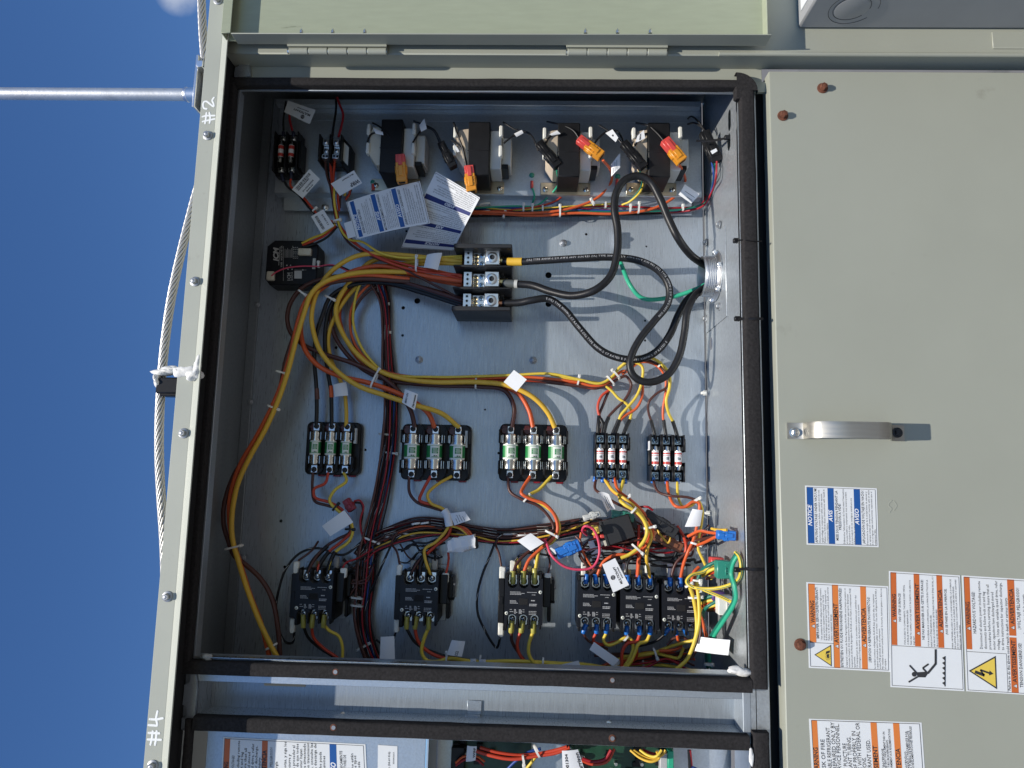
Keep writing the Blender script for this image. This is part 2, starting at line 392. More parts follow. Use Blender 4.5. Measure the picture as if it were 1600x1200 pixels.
b.lathe((XR - 4, hy, hz_), (XR - 27, hy, hz_), prof, 32, cap=False); part('threaded_barrel', b, 'aluminium', hub)
b = MB(); b.lathe((XR - 3.7, hy, hz_), (XR - 10, hy, hz_), [(0, 29), (0, 37), (.35, 38.5), (.6, 36), (1, 34), (1, 29)], 36, cap=False)
for k in range(6):
    a = k * math.pi / 3 + .3; c = Vector((XR - 9, hy + 36.5 * math.cos(a), hz_ + 36.5 * math.sin(a))); b.box(c.x - 3, c.y - 3.4, c.z - 3.4, c.x + 3, c.y + 3.4, c.z + 3.4, 1)
part('locknut', b, 'aluminium', hub)
b = MB(); b.cyl((XR - 3.8, hy, hz_), (XR - 4.4, hy, hz_), 26.5, n=28); part('bore', b, 'void', hub)
# front frame: narrow lips round the opening
b = MB()
b.box(XW, YBI, 187.5, XL, YTI + 60, 190, .6); b.box(XL - .1, YB, 176, XL + 1.3, YT, 191.5, .4)
part('opening_lip', b, 'galvanised', unit)
b = MB(); b.box(XL, YB - 1.5, 170, XR - 2, YB, 191, .5); b.box(XL - 4, YB - 1.6, 188, XR, YB - 30, 190, .4)
sill = part('opening_sill', b, 'galvanised', unit)
b = MB(); b.box(XL + 2, YB + .3, 186, QX(667, 1038, 190), YB + 1.4, 195, .3); part('sill_strip', b, 'steel', sill)
b = MB(); b.box(XL, YT, 187, XR, YT + 1.4, 191, .5); b.box(XL - 3, YT + .5, 188.2, XR, YTI, 190, .4)
part('opening_head', b, 'galvanised', unit)
b = MB(); b.box(XR, YBI - 120, 186, QX(1184, 300, 190), YT + 10, 190, .5); part('lower_frame', b, 'galvanised_wall', unit)
b = MB(); b.box(XR + 9, -900, 120, 345, YT + 26, 160); part('gap_shade_block', b, 'void', unit, smooth=0)  # added black block standing in for the shade deep in the gap
# foam gaskets
def foamrail(name, x0, y0, x1, y1, z0=189.8, z1=202.5, r=2.6):
    b = MB(); n = 26; ax = 0 if abs(x1 - x0) > abs(y1 - y0) else 1
    lo, hi = ((x0, x1), (y0, y1))[ax]; c0, c1 = ((y0, y1), (x0, x1))[ax]; V = []; Fs = []
    prof = [(c0, z0), (c0, z1 - r * .8), (c0 + r * .35 * (1 if c1 > c0 else -1), z1 - r * .2), (c0 + r * (1 if c1 > c0 else -1), z1), (c1 - r * (1 if c1 > c0 else -1), z1), (c1 - r * .35 * (1 if c1 > c0 else -1), z1 - r * .2), (c1, z1 - r * .8), (c1, z0)]
    rng = random.Random(ord(name[0]) + int(lo)); w = len(prof)
    for i in range(n + 1):
        t = lo + (hi - lo) * i / n; j = rng.uniform(-.45, .45)
        for c, z in prof:
            zz = z + (j if z > z0 else 0); cc = c + rng.uniform(-.3, .3)
            V.append((t, cc, zz) if ax == 0 else (cc, t, zz))
    for i in range(n):
        for k in range(w - 1): Fs.append((i * w + k, i * w + k + 1, (i + 1) * w + k + 1, (i + 1) * w + k))
    Fs += [tuple(range(w)), tuple(range(n * w, (n + 1) * w))]
    b.add(V, Fs); return b
gt = QY(700, 121, 203); xr2 = QX(1177, 250, 203); gb = QY(700, 1068, 203)
gk = part('foam_gasket', foamrail('a', XL - 14, YT + 2, XR - 3, gt), 'foam', unit, smooth=60)
part('foam_gasket', foamrail('b', XR + 1, YB - 14, xr2 + 4, YT - 1.5), 'foam', unit, smooth=60)
part('foam_gasket', foamrail('c', XL - 12, YB - 2.5, XR + 1, gb), 'foam', unit, smooth=60)
part('foam_gasket', foamrail('d', XL - 13, YB - 8, XL - 1.6, YT + 8), 'foam', unit, smooth=60)
# rounded gasket corner, picture top right
b = MB(); V = []
for i in range(9):
    a = math.pi / 2 * (1 - i / 8)
    for r_, z in ((5, 203), (29, 203), (30.5, 199), (30.5, 190)): V.append((XR - 4 + r_ * math.cos(a), YT - 2.5 + r_ * math.sin(a) * .92, z))
b.add(V, [(i * 4 + k, i * 4 + k + 1, (i + 1) * 4 + k + 1, (i + 1) * 4 + k) for i in range(8) for k in range(3)])
part('gasket_corner', b, 'foam', gk, smooth=60)
b = MB(); b.box(XR - 6, YT - 14, 190, XR + 8, YT + 5, 202.6, 2); part('gasket_corner', b, 'foam', gk)
# gasket fixings
for px, py, m_ in [(524, 1050, 'rust'), (957, 1063, 'rust')]:
    p = Q(px, py, 203.3); b = MB(); p.z = 202.4; b.lathe(p, p + Vector((0, 0, .6)), [(0, 4.6), (.5, 4.2), (1, 3.0)], 14); b.cyl(p, p + Vector((0, 0, 1.1)), 2.6, n=12, mi=1); part('gasket_rivet', b, [m_, 'zinc'], gk)
# channel between the compartments
yc0 = gb + 3; yc1 = QY(700, 1133, 190); xl2 = QX(330, 1090, 150)
b = MB(); b.box(xl2 - 30, yc0 + 6, 148, XR + 2, yc1, 150); b.box(xl2 - 30, yc1 - 1.5, 150, XR + 2, yc1, 190, .4); b.box(XR - 8, yc1, 149, XR + 1.6, yc0, 190.5, .5)
b.box(xl2 - 4, yc1, 149.6, xl2, yc0 + 4, 188)
ch = part('divider_channel', b, 'galvanised_brushed', unit, smooth=0)
p = Q(738, 1112, 152); b = MB(); b.box(p.x - 9, p.y - 8, 150, p.x + 11, p.y - 3, 158, .6); b.box(p.x - 7, p.y - 3.2, 150.4, p.x + 12, p.y + 14, 152, .4); part('clip', b, 'galvanised', ch)
p = Q(445, 1065, 151); b = MB(); b.box(p.x - 28, p.y - 6, 150.2, p.x + 28, p.y + 9, 150.8); part('masking_tape', b, 'tan_tape', ch)
for px, py in [(535, 1117), (951, 1131)]: part('weld_spot', MB().lathe(Q(px, py, 160), Q(px, py, 161), [(0, 4), (1, 3)], 10), 'steel', ch)
# notched bracket at the channel's upper end
def poly(pts, h): return [tuple(Q(x, y, h).xy) for x, y in pts]
br = poly([(289, 1036), (293, 1046), (304, 1052), (307, 1066), (308, 1080), (303, 1124), (283, 1140), (284, 1122), (291, 1121), (293, 1112), (291, 1104), (285, 1101), (287, 1085), (288, 1070), (296, 1066), (298, 1056), (291, 1049)], 196)
b = MB(); b.prism(br, 192, 196); part('notched_bracket', b, 'galvanised', unit, smooth=0)
b = MB(); b.prism(poly([(369, 91), (385, 92), (391, 100), (393, 122), (367, 124), (368, 109), (374, 106), (376, 101), (373, 97), (369, 96)], 192), 188, 196, bev=1); part('notched_bracket', b, 'galvanised', unit)
# lower compartment: second gasket, cover plate, lips
l0 = QY(700, 1134, 203); l1 = QY(700, 1157, 203)
part('foam_gasket', foamrail('e', QX(300, 1137, 203), l0, QX(1172, 1160, 203), l1), 'foam', unit, smooth=60)
part('foam_gasket', foamrail('f', QX(295, 1160, 203) - 8, l1 - 160, QX(295, 1160, 203), l0 - 4), 'foam', unit, smooth=60)
part('foam_gasket', foamrail('g', XR + 1, l1 - 160, xr2 + 4, l0 + 4), 'foam', unit, smooth=60)
for px, py, m_ in [(521, 1137, 'rust'), (957, 1154, 'rust')]:
    p = Q(px, py, 203.3); b = MB(); p.z = 202.4; b.lathe(p, p + Vector((0, 0, .6)), [(0, 4.6), (.5, 4.2), (1, 3.0)], 14); b.cyl(p, p + Vector((0, 0, 1.1)), 2.6, n=12, mi=1); part('gasket_rivet', b, [m_, 'zinc'], unit)
xe = QX(664, 1185, 184); b = MB(); b.box(QX(322, 1180, 184), l1 - 150, 182, xe, l1 + 2, 184, .4); cov = part('inner_cover', b, 'galvanised', unit, smooth=0)
b = MB(); b.box(xe + 5, l1 - 3.5, 160, XR + 1, l1 + .5, 192, .5); b.box(XR, l1 - 160, 120, XR + 1.5, l1, 190); b.box(xe + 2, l1 - 160, 100, xe + 4, l1, 184); part('lower_lip', b, 'aluminium', unit)
b = MB(); b.box(xe + 2, l1 - 200, 92, XR + 2, l1 + 10, 94); part('lower_back_panel', b, 'galvanised', unit, smooth=0)
b = MB(); b.box(XL - 40, l1 - 200, 60, XR, l1 - 160, 184); part('lower_sill', b, 'void', unit, smooth=0)
# white sealant at the box corners
def blob(px, py, h, rx, ry, rz, seed, m_='sealant', nm='sealant_bead', par=None):
    rng = random.Random(seed); c = Q(px, py, h); b = MB(); n, k = 18, 9; V = []
    ph = [rng.uniform(0, 6.3) for _ in range(4)]
    for j in range(1, k):
        for i in range(n):
            a = 2 * math.pi * i / n; t = math.pi * j / k
            s = 1 + .20 * math.sin(2 * a + ph[0] + t) + .10 * math.sin(4 * a + ph[1] - 2 * t) + .05 * math.sin(7 * a + ph[2]) + rng.uniform(-.03, .03)
            V.append(c + Vector((rx * s * math.cos(a) * math.sin(t), ry * s * math.sin(a) * math.sin(t), rz * s * math.cos(t))))
    Fs = [(j * n + i, j * n + (i + 1) % n, (j + 1) * n + (i + 1) % n, (j + 1) * n + i) for j in range(k - 2) for i in range(n)] + [tuple(range(n)), tuple(range((k - 2) * n, (k - 1) * n))]
    b.add(V, Fs); return part(nm, b, m_, par or unit, smooth=80)
blob(1156, 1049, 192, 15, 6, 5, 3); blob(324, 1027, 192, 8, 4, 4, 9, 'sealant_grey'); blob(1174, 1183, 202.4, 3.5, 9, 1, 11)
# post beside the opening (picture top): face in front, edge turned back to the frame
ye = QY(700, 85, 225); yl = QY(700, 107, 190); yr = QY(1400, 112, 205)
b = MB(); b.box(-452, ye, 222, 1100, 980, 225, 1.6); b.box(-452, ye + 1.5, 190, 1100, ye + 3.5, 224); post = part('corner_post', b, 'paint', unit)
b = MB(); b.box(XL - 12, gt - 1, 187, QX(1190, 115, 190), ye + 2, 190.4, .4); part('jamb_face', b, 'paint', post)
p0 = Q(1201, 130, 191); b = MB(); b.box(QX(1172, 130, 190), QY(1190, 144, 191), 186, p0.x, QY(1190, 128, 191), 191.4, .5); part('jamb_foot', b, 'paint', post)
# small rolled bead on the post, picture right half
b = MB(); b.tube([(QX(1124, 88, 228), ye + 1.5, 226), (1100, ye + 1.5, 226)], 3, 10); part('post_bead', b, 'paint', post)
# roof cap with drip lip
xo = QX(302, 300, 235); x1 = QX(301.5, 612, 235); x2 = QX(311.5, 612, 243)
b = MB(); b.box(xo, -760, 190.6, xo + 1.5, 1000, 235, .4); b.box(XW - 6, -760, 189, xo + 1, 1000, 191); b.box(XW - 6, -760, -500, XW - 4.4, 1000, 190); b.box(xo, -760, 233, x1, 1000, 235.2, .9)
b.add([(x1 - .4, -760, 233.4), (x1 - .4, 1000, 233.4), (x2, 1000, 243), (x2, -760, 243), (x1 - .6, -760, 235.1), (x1 - .6, 1000, 235.1), (x2 - .8, 1000, 244.2), (x2 - .8, -760, 244.2)],
      [(0, 1, 2, 3), (4, 7, 6, 5), (0, 3, 7, 4), (1, 5, 6, 2), (2, 6, 7, 3), (0, 4, 5, 1)])
cap = part('top_cap', b, 'paint_light', unit)
b = MB(); b.box(x1 - .2, -760, 186, XW + 24, 1000, 187.4); part('cap_underside', b, 'tape', cap, smooth=0)
b = MB(); b.box(x1 - 1.8, -760, 186, x1 - .2, 1000, 233.4); b.box(x1 - .1, -700, 190.4, XL - 13.5, 1000, 197, 1.5); part('cap_seal_and_shade', b, 'void', cap)  # seal strip plus the cap's return, blackened for the shade of the recess
for px, py in [(341, 1), (325, 212), (305, 440), (287, 677), (262, 932), (239, 1196)]:
    part('bolt', hexbolt(MB(), Q(px, py, 235.2), 4.4, 7, 6.6), 'zinc', cap)
def stroke(b, pts, r, h, z=.5):
    P = spline([Q(x, y, h) for x, y in pts], 6); b.tube([(p.x, p.y, h + .1) for p in P], r, 8, flat=(1, .12))
    for p in (P[0], P[-1]): b.lathe((p.x, p.y, h), (p.x, p.y, h + .3), [(0, r), (1, r * .9)], 10)
def zz(pts, x0, y0, s): return [(x0 + x / s, y0 + y / s) for x, y in pts]
b = MB()
for s_ in ([(575, 535), (520, 520), (500, 450), (520, 390), (570, 380), (640, 430), (720, 485), (715, 420), (690, 360), (725, 300)], [(485, 700), (560, 680), (740, 675)], [(490, 800), (600, 775), (740, 745)], [(570, 620), (560, 720), (540, 840)], [(630, 615), (650, 720), (635, 830)]):
    stroke(b, zz(s_, 280, 130, 13.33), 1.25, 235.3)
part('marker_writing', b, 'marker', cap, smooth=60)
b = MB()
for s_ in ([(172, 815), (215, 818), (243, 818), (236, 760), (247, 700)], [(182, 766), (240, 768), (290, 758)], [(172, 880), (262, 884)], [(166, 935), (276, 938)], [(207, 868), (200, 930), (188, 978)], [(240, 866), (235, 930), (226, 980)]):
    stroke(b, zz(s_, 200, 980, 5.333), 1.35, 235.3)
part('marker_writing', b, 'marker', cap, smooth=60)
# hinged door, folded right back (picture top)
yd = QY(700, 52.5, 259); xd0 = QX(347, 30, 259); xd1 = QX(1200, 30, 259)
b = MB(); b.box(xd0, yd, 240, xd1, 1000, 242); b.box(xd0, yd, 240, xd0 + 1.6, 1000, 259, .4); b.box(xd0, yd, 257.6, xd0 + 13, 1000, 259.2, .5); b.box(xd1 - 1.6, yd, 240, xd1, 1000, 258.6, .4)
door = part('door', b, 'primer', unit)
b = MB(); b.box(xd0 + 14, yd - 1.4, 236, xd1 + 4, yd + .2, 259.6, .4); part('door_edge', b, 'paint', door)
for px in (471, 520, 570, 915, 965, 1016): part('screw', MB().lathe(Q(px, 52, 256.5), Q(px, 52, 256.5) + Vector((0, 7, .6)), [(0, 2.6), (.45, 2.4), (.6, 1.6), (1, .2)], 10), 'steel', door)
for xa, xb in ((447, 606), (882, 1044)):
    hb = MB(); ya = QY(700, 62, 238); yb2 = QY(700, 75, 234); X0 = QX(xa, 70, 234); X1 = QX(xb, 70, 234)
    hb.prism([(X0 - 1, ya + 6), (X1 - 3, ya + 6), (X1 - 1, yb2), (X0 + 3, yb2)], 235, 237); hb.box(X0 + 3, yb2, 225.4, X1 - 1, yb2 + 1.5, 236); hb.box(X0, ya - 3, 236.6, X1 - 4, ya + 1, 239, .6)
    hg = part('hinge', hb, 'paint', unit)
    n = 5
    for k in range(n):
        w = (X1 - X0 - 5) / n; part('knuckle', MB().lathe((X0 + 4 + w * k + .5, yb2 - 4.2, 231.5), (X0 + 4 + w * (k + 1) - .5, yb2 - 4.2, 231.5), [(0, 4.0), (.03, 4.8), (.97, 4.8), (1, 4.0)], 16), 'paint', hg)
    b = MB(); b.cyl((X0 + 2, yb2 - 4.2, 231.5), (X1 - 1, yb2 - 4.2, 231.5), 3.2, n=10); part('hinge_pin', b, 'steel', hg)
# ------------------------------------------------------------------ access panel below the compartment
px0 = QX(1206, 300, 205)
acc = thing('access_panel', 'large plain grey-green panel with handle and stickers beneath the open compartment', 'access panel', (px0 + 300, 0, 177))
b = MB(); b.box(px0, -900, 177, 1300, yr, 205, 1.3); part('panel_sheet', b, 'paint', acc)
b = MB(); b.box(1304, -900, 100, 1499, 980, 190, 2); part('base_rail', b, 'paint', acc)
for px, py in [(1285, 138), (1223, 181), (1250, 1007)]: part('rusty_bolt', hexbolt(MB(), Q(px, py, 205.2), 5, 8, 7.4), 'rust', acc)
hp = Q(1317, 675, 205); hl_ = thing('pull_handle', 'bowed stainless pull handle bolted to the plain panel', 'handle', (hp.x, hp.y, 205))
b = MB(); P = [(1230, 0), (1246, 0), (1256, 4), (1268, 22), (1285, 33), (1330, 37), (1372, 38), (1388, 37), (1392, 31), (1392, 3), (1397, 0), (1412, 0)]; V = []; Fs = []
w2 = 10.5
P3 = [(Q(x, 675, 206 + h).x, 206.2 + h) for x, h in P]
for i, (x, z) in enumerate(P3):
    wi = w2
    t = Vector((P3[min(i + 1, len(P3) - 1)][0] - P3[max(i - 1, 0)][0], P3[min(i + 1, len(P3) - 1)][1] - P3[max(i - 1, 0)][1])).normalized(); nx, nz2 = -t.y * 1.6, t.x * 1.6
    for yy, k in ((-wi, 0), (-wi * .8, .25), (wi * .8, .25), (wi, 0)): V.append((x + nx * (.5 + k), hp.y + yy, z + nz2 * (.5 + k)))
    for yy, k in ((wi, 0), (-wi, 0)): V.append((x - nx * .5, hp.y + yy, z - nz2 * .5))
for i in range(len(P3) - 1):
    for k in range(6): Fs.append((i * 6 + k, i * 6 + (k + 1) % 6, (i + 1) * 6 + (k + 1) % 6, (i + 1) * 6 + k))
Fs += [tuple(range(6)), tuple(range((len(P3) - 1) * 6, len(P3) * 6))]
b.add(V, Fs); part('grip', b, 'satin', hl_, smooth=50)
for px, m_ in ((1241, 'steel'), (1402, 'plastic_grey')): part('bolt', hexbolt(MB(), Q(px, 676, 208), 4.6, 6, 6.6), m_, hl_)
# faint crease pressed into the sheet
b = MB()
for s_ in ([(1393, 782), (1388, 789), (1393, 795), (1390, 800)], [(1397, 783), (1401, 790), (1397, 797)]): stroke(b, s_, .9, 205.1)
part('scuff', b, 'paint', acc)
# ------------------------------------------------------------------ disconnect box at the picture's top right
ybx = QY(1400, 45, 226); xbx = QX(1247, 45, 226)
dis = thing('disconnect_box', 'grey enclosure with knockout rings standing out beside the hinge post', 'electrical box', (xbx + 200, ybx + 60, 226))
b = MB(); b.box(xbx, ybx, 226.5, 1100, ybx + 320, 420, 2.5); part('housing', b, 'box_grey', dis)
b = MB(); b.box(xbx - 1.2, ybx + 16, 240, xbx + .4, ybx + 300, 400, .6); part('sunlit_side_sheet', b, 'vinyl', dis)  # white sheet: sunlit brightness of the grey side put into its colour
b = MB(); b.box(xbx + .6, ybx - .5, 292, xbx + 3.5, ybx + .6, 420, .2); part('rusty_edge', b, 'rust', dis)
for r_, xx in ((23, 1328), (31, 1331)):
    c = Vector((QX(xx, 15, 262), ybx, 268)); b = MB()
    P = [c + Vector((r_ * math.cos(a), -.2, r_ * math.sin(a))) for a in [k * 2 * math.pi / 40 for k in range(37)]]; b.tube(P, .3, 5); part('knockout_ring', b, 'plastic_grey', dis)
c = Vector((QX(1328, 15, 262), ybx, 268)); b = MB(); b.lathe(c + Vector((0, .5, 0)), c + Vector((0, -.9, 0)), [(0, 21.5), (.8, 21.5), (1, 20.5)], 36); part('knockout', b, 'box_grey', dis)
b = MB(); b.box(QX(1550, 60, 226), QY(1550, 76, 226), 225.3, 1100, QY(1550, 50, 226), 227, .5); part('seal_plate', b, 'paint', dis)
# ------------------------------------------------------------------ flat print
_tc = {}
def glyphs(s, bold=0., ital=0., res=2):
    """text as flat faces: cap height ~0.7, starts at x=0; returns verts, faces, width"""
    k = (s, bold, ital, res)
    if k in _tc: return _tc[k]
    cu = bpy.data.curves.new('t', 'FONT'); cu.body = s; cu.size = 1; cu.resolution_u = res; cu.offset = bold; cu.shear = ital; cu.fill_mode = 'FRONT'
    o = bpy.data.objects.new('t', cu); C.objects.link(o)
    me = o.to_mesh(); V = [(v.co.x, v.co.y) for v in me.vertices]; Fs = [tuple(p.vertices) for p in me.polygons]
    o.to_mesh_clear(); bpy.data.objects.remove(o); bpy.data.curves.remove(cu)
    if V:
        x0 = min(v[0] for v in V); V = [(v[0] - x0, v[1]) for v in V]; w = max(v[0] for v in V)
    else: w = 0
    _tc[k] = (V, Fs, w); return _tc[k]
class Sheet:
    """sheet of paper or vinyl; corners in reading order TL, TR, BR, BL as (px, py, h); bulge (mm)"""
    def __init__(s, c, bulge=0., twist=0.):
        s.c = [Q(*p) if len(p) == 3 else Q(p[0], p[1], 205.3) for p in c]; s.bulge = bulge; s.tw = twist
        s.W = ((s.c[1] - s.c[0]).length + (s.c[2] - s.c[3]).length) / 2; s.H = ((s.c[3] - s.c[0]).length + (s.c[2] - s.c[1]).length) / 2
        s.n = (s.c[1] - s.c[0]).cross(s.c[0] - s.c[3]).normalized()
        if s.n.z < 0: s.n = -s.n
    def at(s, a, b, lift=0.):
        p = s.c[0].lerp(s.c[1], a).lerp(s.c[3].lerp(s.c[2], a), b)
        return p + s.n * (lift + s.bulge * 4 * b * (1 - b) + s.tw * (a - .5) * (b - .5) * 4)
    def rect(s, m, a0, b0, a1, b1, lift, mi=0, n=None):
        nx = n or (8 if s.bulge or s.tw else 1); ny = nx
        V = [s.at(a0 + (a1 - a0) * i / nx, b0 + (b1 - b0) * j / ny, lift) for j in range(ny + 1) for i in range(nx + 1)]
        m.add(V, [(j * (nx + 1) + i, j * (nx + 1) + i + 1, (j + 1) * (nx + 1) + i + 1, (j + 1) * (nx + 1) + i) for j in range(ny) for i in range(nx)], mi)
    def slab(s, m, th=.25, mi=0):
        s.rect(m, 0, 0, 1, 1, 0, mi); s.rect(m, 0, 0, 1, 1, -th, mi)
        for q in (((0, 0), (1, 0)), ((1, 0), (1, 1)), ((1, 1), (0, 1)), ((0, 1), (0, 0))):
            n = 8 if s.bulge or s.tw else 1
            for i in range(n):
                a = [q[0][k] + (q[1][k] - q[0][k]) * i / n for k in (0, 1)]; b_ = [q[0][k] + (q[1][k] - q[0][k]) * (i + 1) / n for k in (0, 1)]
                m.add([s.at(*a, 0), s.at(*b_, 0), s.at(*b_, -th), s.at(*a, -th)], [(0, 1, 2, 3)], mi)
    def text(s, m, t, a, b, size, al='L', fit=None, bold=.012, ital=0, mi=0, res=1, lift=.3):
        V, Fs, w = glyphs(t, bold, ital, res)
        if not V: return
        kx = size * s.H / s.W
        if fit: kx = fit / w
        a0 = a - (w * kx / 2 if al == 'C' else w * kx if al == 'R' else 0)
        m.add([s.at(a0 + x * kx, b - y * size, lift) for x, y in V], Fs, mi)
    def line(s, m, a0, b0, a1, b1, w=.5, mi=0, lift=.25):
        p, q = s.at(a0, b0, lift), s.at(a1, b1, lift); d = (q - p).normalized(); e = s.n.cross(d) * w / 2
        m.add([p - e, q - e, q + e, p + e], [(0, 1, 2, 3)], mi)
    def frame(s, m, a0, b0, a1, b1, w=.5, mi=0, lift=.25):
        for q in ((a0, b0, a1, b0), (a1, b0, a1, b1), (a1, b1, a0, b1), (a0, b1, a0, b0)): s.line(m, *q, w, mi, lift)
    def pol(s, m, pts, mi=0, lift=.3): m.add([s.at(a, b, lift) for a, b in pts], [tuple(range(len(pts)))], mi)
def body(S, m, lines, a0, b0, step, size, wmax, mi=0, jit=0):
    mx = max(len(l) for l in lines)
    for i, l in enumerate(lines):
        if l: S.text(m, l, a0, b0 + step * i, size, fit=wmax * len(l) / mx, bold=.0, mi=mi)
INK = ['ink', 'ink_white']
def alert(S, m, a, b, s):   # little warning triangle beside a heading
    k = S.H / S.W
    S.pol(m, [(a, b), (a + s * k * 1.1, b), (a + s * k * .55, b - s)], 0, .32); S.pol(m, [(a + .18 * s * k, b - .08 * s), (a + .92 * s * k, b - .08 * s), (a + .55 * s * k, b - .84 * s)], 1, .36)
    S.pol(m, [(a + .49 * s * k, b - .6 * s), (a + .61 * s * k, b - .6 * s), (a + .58 * s * k, b - .2 * s), (a + .52 * s * k, b - .2 * s)], 0, .40)
def sticker(name, label, cat, corners, base='vinyl', bulge=0, twist=0, th=.25, group=None):
    S = Sheet(corners, bulge, twist); o = sum(S.c, Vector()) / 4
    t = thing(name, label, cat, o, group); b = MB(); S.slab(b, th); part('sheet', b, base, t, smooth=60); return S, t
def notice(S, t, bands, heads, bodies, band_m='blue_band', fr=.03):
    b = MB()
    for b0, b1 in bands: S.rect(b, fr, b0, 1 - fr, b1, .18)
    parts('heading_band', b, band_m, t, smooth=0)
# --- blue notice sticker
S, t = sticker('notice_sticker', 'blue and white notice sticker under the pull handle', 'sticker', [(1260.5, 851), (1258, 758.5), (1370, 763), (1373, 855)])
notice(S, t, [(.02, .108), (.31, .395), (.675, .762)], 0, 0)
b = MB()
for s_, y in (('NOTICE', .087), ('AVIS', .375), ('AVISO', .742)): S.text(b, s_, .5, y - .006, .078, 'C', bold=.025, ital=.25, mi=1, res=2)
S.text(b, 'APPLYING VOLTAGE UNDER VACUUM!', .04, .155, .05, fit=.92, bold=.006); S.text(b, 'MISE SOUS TENSION PENDANT LA', .09, .445, .05, fit=.84, bold=.006); S.text(b, 'PRESSION A VIDE!', .27, .487, .05, fit=.44, bold=.006)
S.text(b, '¡APLICACIÓN DE VOLTAJE EN VACÍO!', .05, .812, .05, fit=.9, bold=.006)
body(S, b, ['Disconnect unit power before evacuation and do not', 'apply voltage to compressor while under vacuum.', 'Failure to follow these instructions will result in', 'compressor failure.'], .045, .195, .036, .036, .9)
body(S, b, ["Débrancher l'alimentation de l'unité avant l'évacuation", 'et ne pas mettre le compresseur sous tension pendant', 'la pression à vide.', 'Le non-respect de ces consignes entraînera une', 'défaillance du compresseur.'], .035, .535, .036, .034, .93)
body(S, b, ['Desconecte la energía de la unidad antes de evacuar y', 'no aplique voltaje al compresor mientras esté en vacío.', 'Si no se siguen estas instrucciones ocasionará que el', 'compresor falle.'], .03, .855, .036, .034, .94)
S.frame(b, .025, .02, .975, .975, .45); part('lettering', b, INK, t, smooth=0)
# --- orange warning stickers
def tri(S, m, c, w, h, bolt=True):
    a0, b0 = c; k = 1
    S.pol(m, [(a0 - w / 2, b0 + h), (a0 + w / 2, b0 + h), (a0, b0)], 0, .3)
    S.pol(m, [(a0 - w * .43, b0 + h * .955), (a0 + w * .43, b0 + h * .955), (a0, b0 + h * .09)], 2, .36)
TR = ['ink', 'ink_white', 'sign_yellow']
S, t = sticker('warning_sticker', 'orange refrigerant service sticker with a small yellow burst triangle by a rusty bolt', 'sticker', [(1264, 1043.5), (1260, 909.5), (1388, 916), (1391, 1050)])
b = MB(); S.rect(b, .30, .02, .985, .10, .18); S.rect(b, .015, .315, .985, .385, .18); S.rect(b, .015, .655, .985, .725, .18); parts('heading_band', b, 'orange_band', t, smooth=0)
b = MB()
for s_, a, y, w in (('WARNING', .525, .088, .26), ('AVERTISSEMENT', .305, .372, .46), ('ADVERTENCIA', .33, .712, .4)): S.text(b, s_, a, y, .075, fit=w, bold=.022, res=2); alert(S, b, a - .065, y, .05)
S.text(b, 'IMPROPER SERVICE/REFRIGERANT!', .345, .135, .045, fit=.60, bold=.006)
body(S, b, ['Unit contains R-410A refrigerant under high pressure,', 'proper service equipment is required. Use only', 'R-410A refrigerant and approved POE compressor oil.', 'Failure to do the above could result in death, serious', 'injury or equipment damage.'], .33, .175, .03, .03, .62)
S.text(b, 'ENTRETIEN OU FLUIDE FRIGORIGÈNE INAPPROPRIÉS!', .03, .425, .045, fit=.92, bold=.006)
body(S, b, ["L'appareil contient du fluide frigorigène R-410A sous haute pression et", "nécessite l'emploi d'un équipement d'entretien approprié. Employer", "uniquement du fluide frigorigène R-410A et de l'huile à compresseur POE", 'approuvés.', 'Un manquement de suivre ce procédure ci-dessus peut entraîner des', "dommages à l'équipement, des blessures graves ou la mort."], .03, .475, .032, .029, .92)
S.text(b, '¡SERVICIO O REFRIGERANTE INCORRECTOS!', .10, .768, .045, fit=.76, bold=.006)
body(S, b, ['La unidad contiene refrigerante R-410A bajo presión alta, se requieren', 'equipos adecuados para realizar el servicio. Use sólo refrigerante R-410A y', 'aceite POE aprobado para el compresor.', 'No realizar lo anterior puede provocar la muerte, lesiones graves o daños en', 'el equipo.'], .03, .82, .032, .029, .94)
S.frame(b, .02, .02, .98, .98, .5); S.line(b, .295, .02, .295, .315, .5); S.line(b, .02, .312, .98, .312, .4)
tri(S, b, (.155, .07), .25, .21)
for k in range(12):
    a = k * math.pi / 6; S.line(b, .145 + .02 * math.cos(a), .235 + .016 * math.sin(a), .145 + .05 * math.cos(a), .235 + .035 * math.sin(a), .35, 0, .42)
S.pol(b, [(.13, .222), (.165, .222), (.172, .25), (.125, .25)], 0, .42); S.pol(b, [(.17, .21), (.2, .215), (.215, .262), (.19, .262)], 0, .42)
part('lettering', b, TR, t, smooth=0)
S, t = sticker('warning_sticker', 'orange warning sticker showing a black figure falling onto spikes', 'sticker', [(1391.5, 1073.5, 205.7), (1389, 892, 205.7), (1500, 899, 205.7), (1507, 1080, 205.7)])
b = MB(); S.rect(b, .36, .02, .99, .10, .18); S.rect(b, .36, .345, .99, .425, .18); S.rect(b, .36, .665, .99, .745, .18); parts('heading_band', b, 'orange_dark', t, smooth=0)
b = MB()
for s_, a, y, w in (('WARNING', .60, .088, .20), ('AVERTISSEMENT', .505, .412, .40), ('ADVERTENCIA', .535, .732, .33)): S.text(b, s_, a, y, .075, fit=w, bold=.022, res=2); alert(S, b, a - .05, y, .05)
S.text(b, 'NO STEP SURFACE!', .565, .155, .045, fit=.245, bold=.006); S.text(b, 'NE PAS MARCHER SUR CETTE SURFACE!', .42, .475, .045, fit=.52, bold=.006); S.text(b, '¡NO SE PARE EN LA SUPERFICIE.', .475, .80, .045, fit=.40, bold=.006)
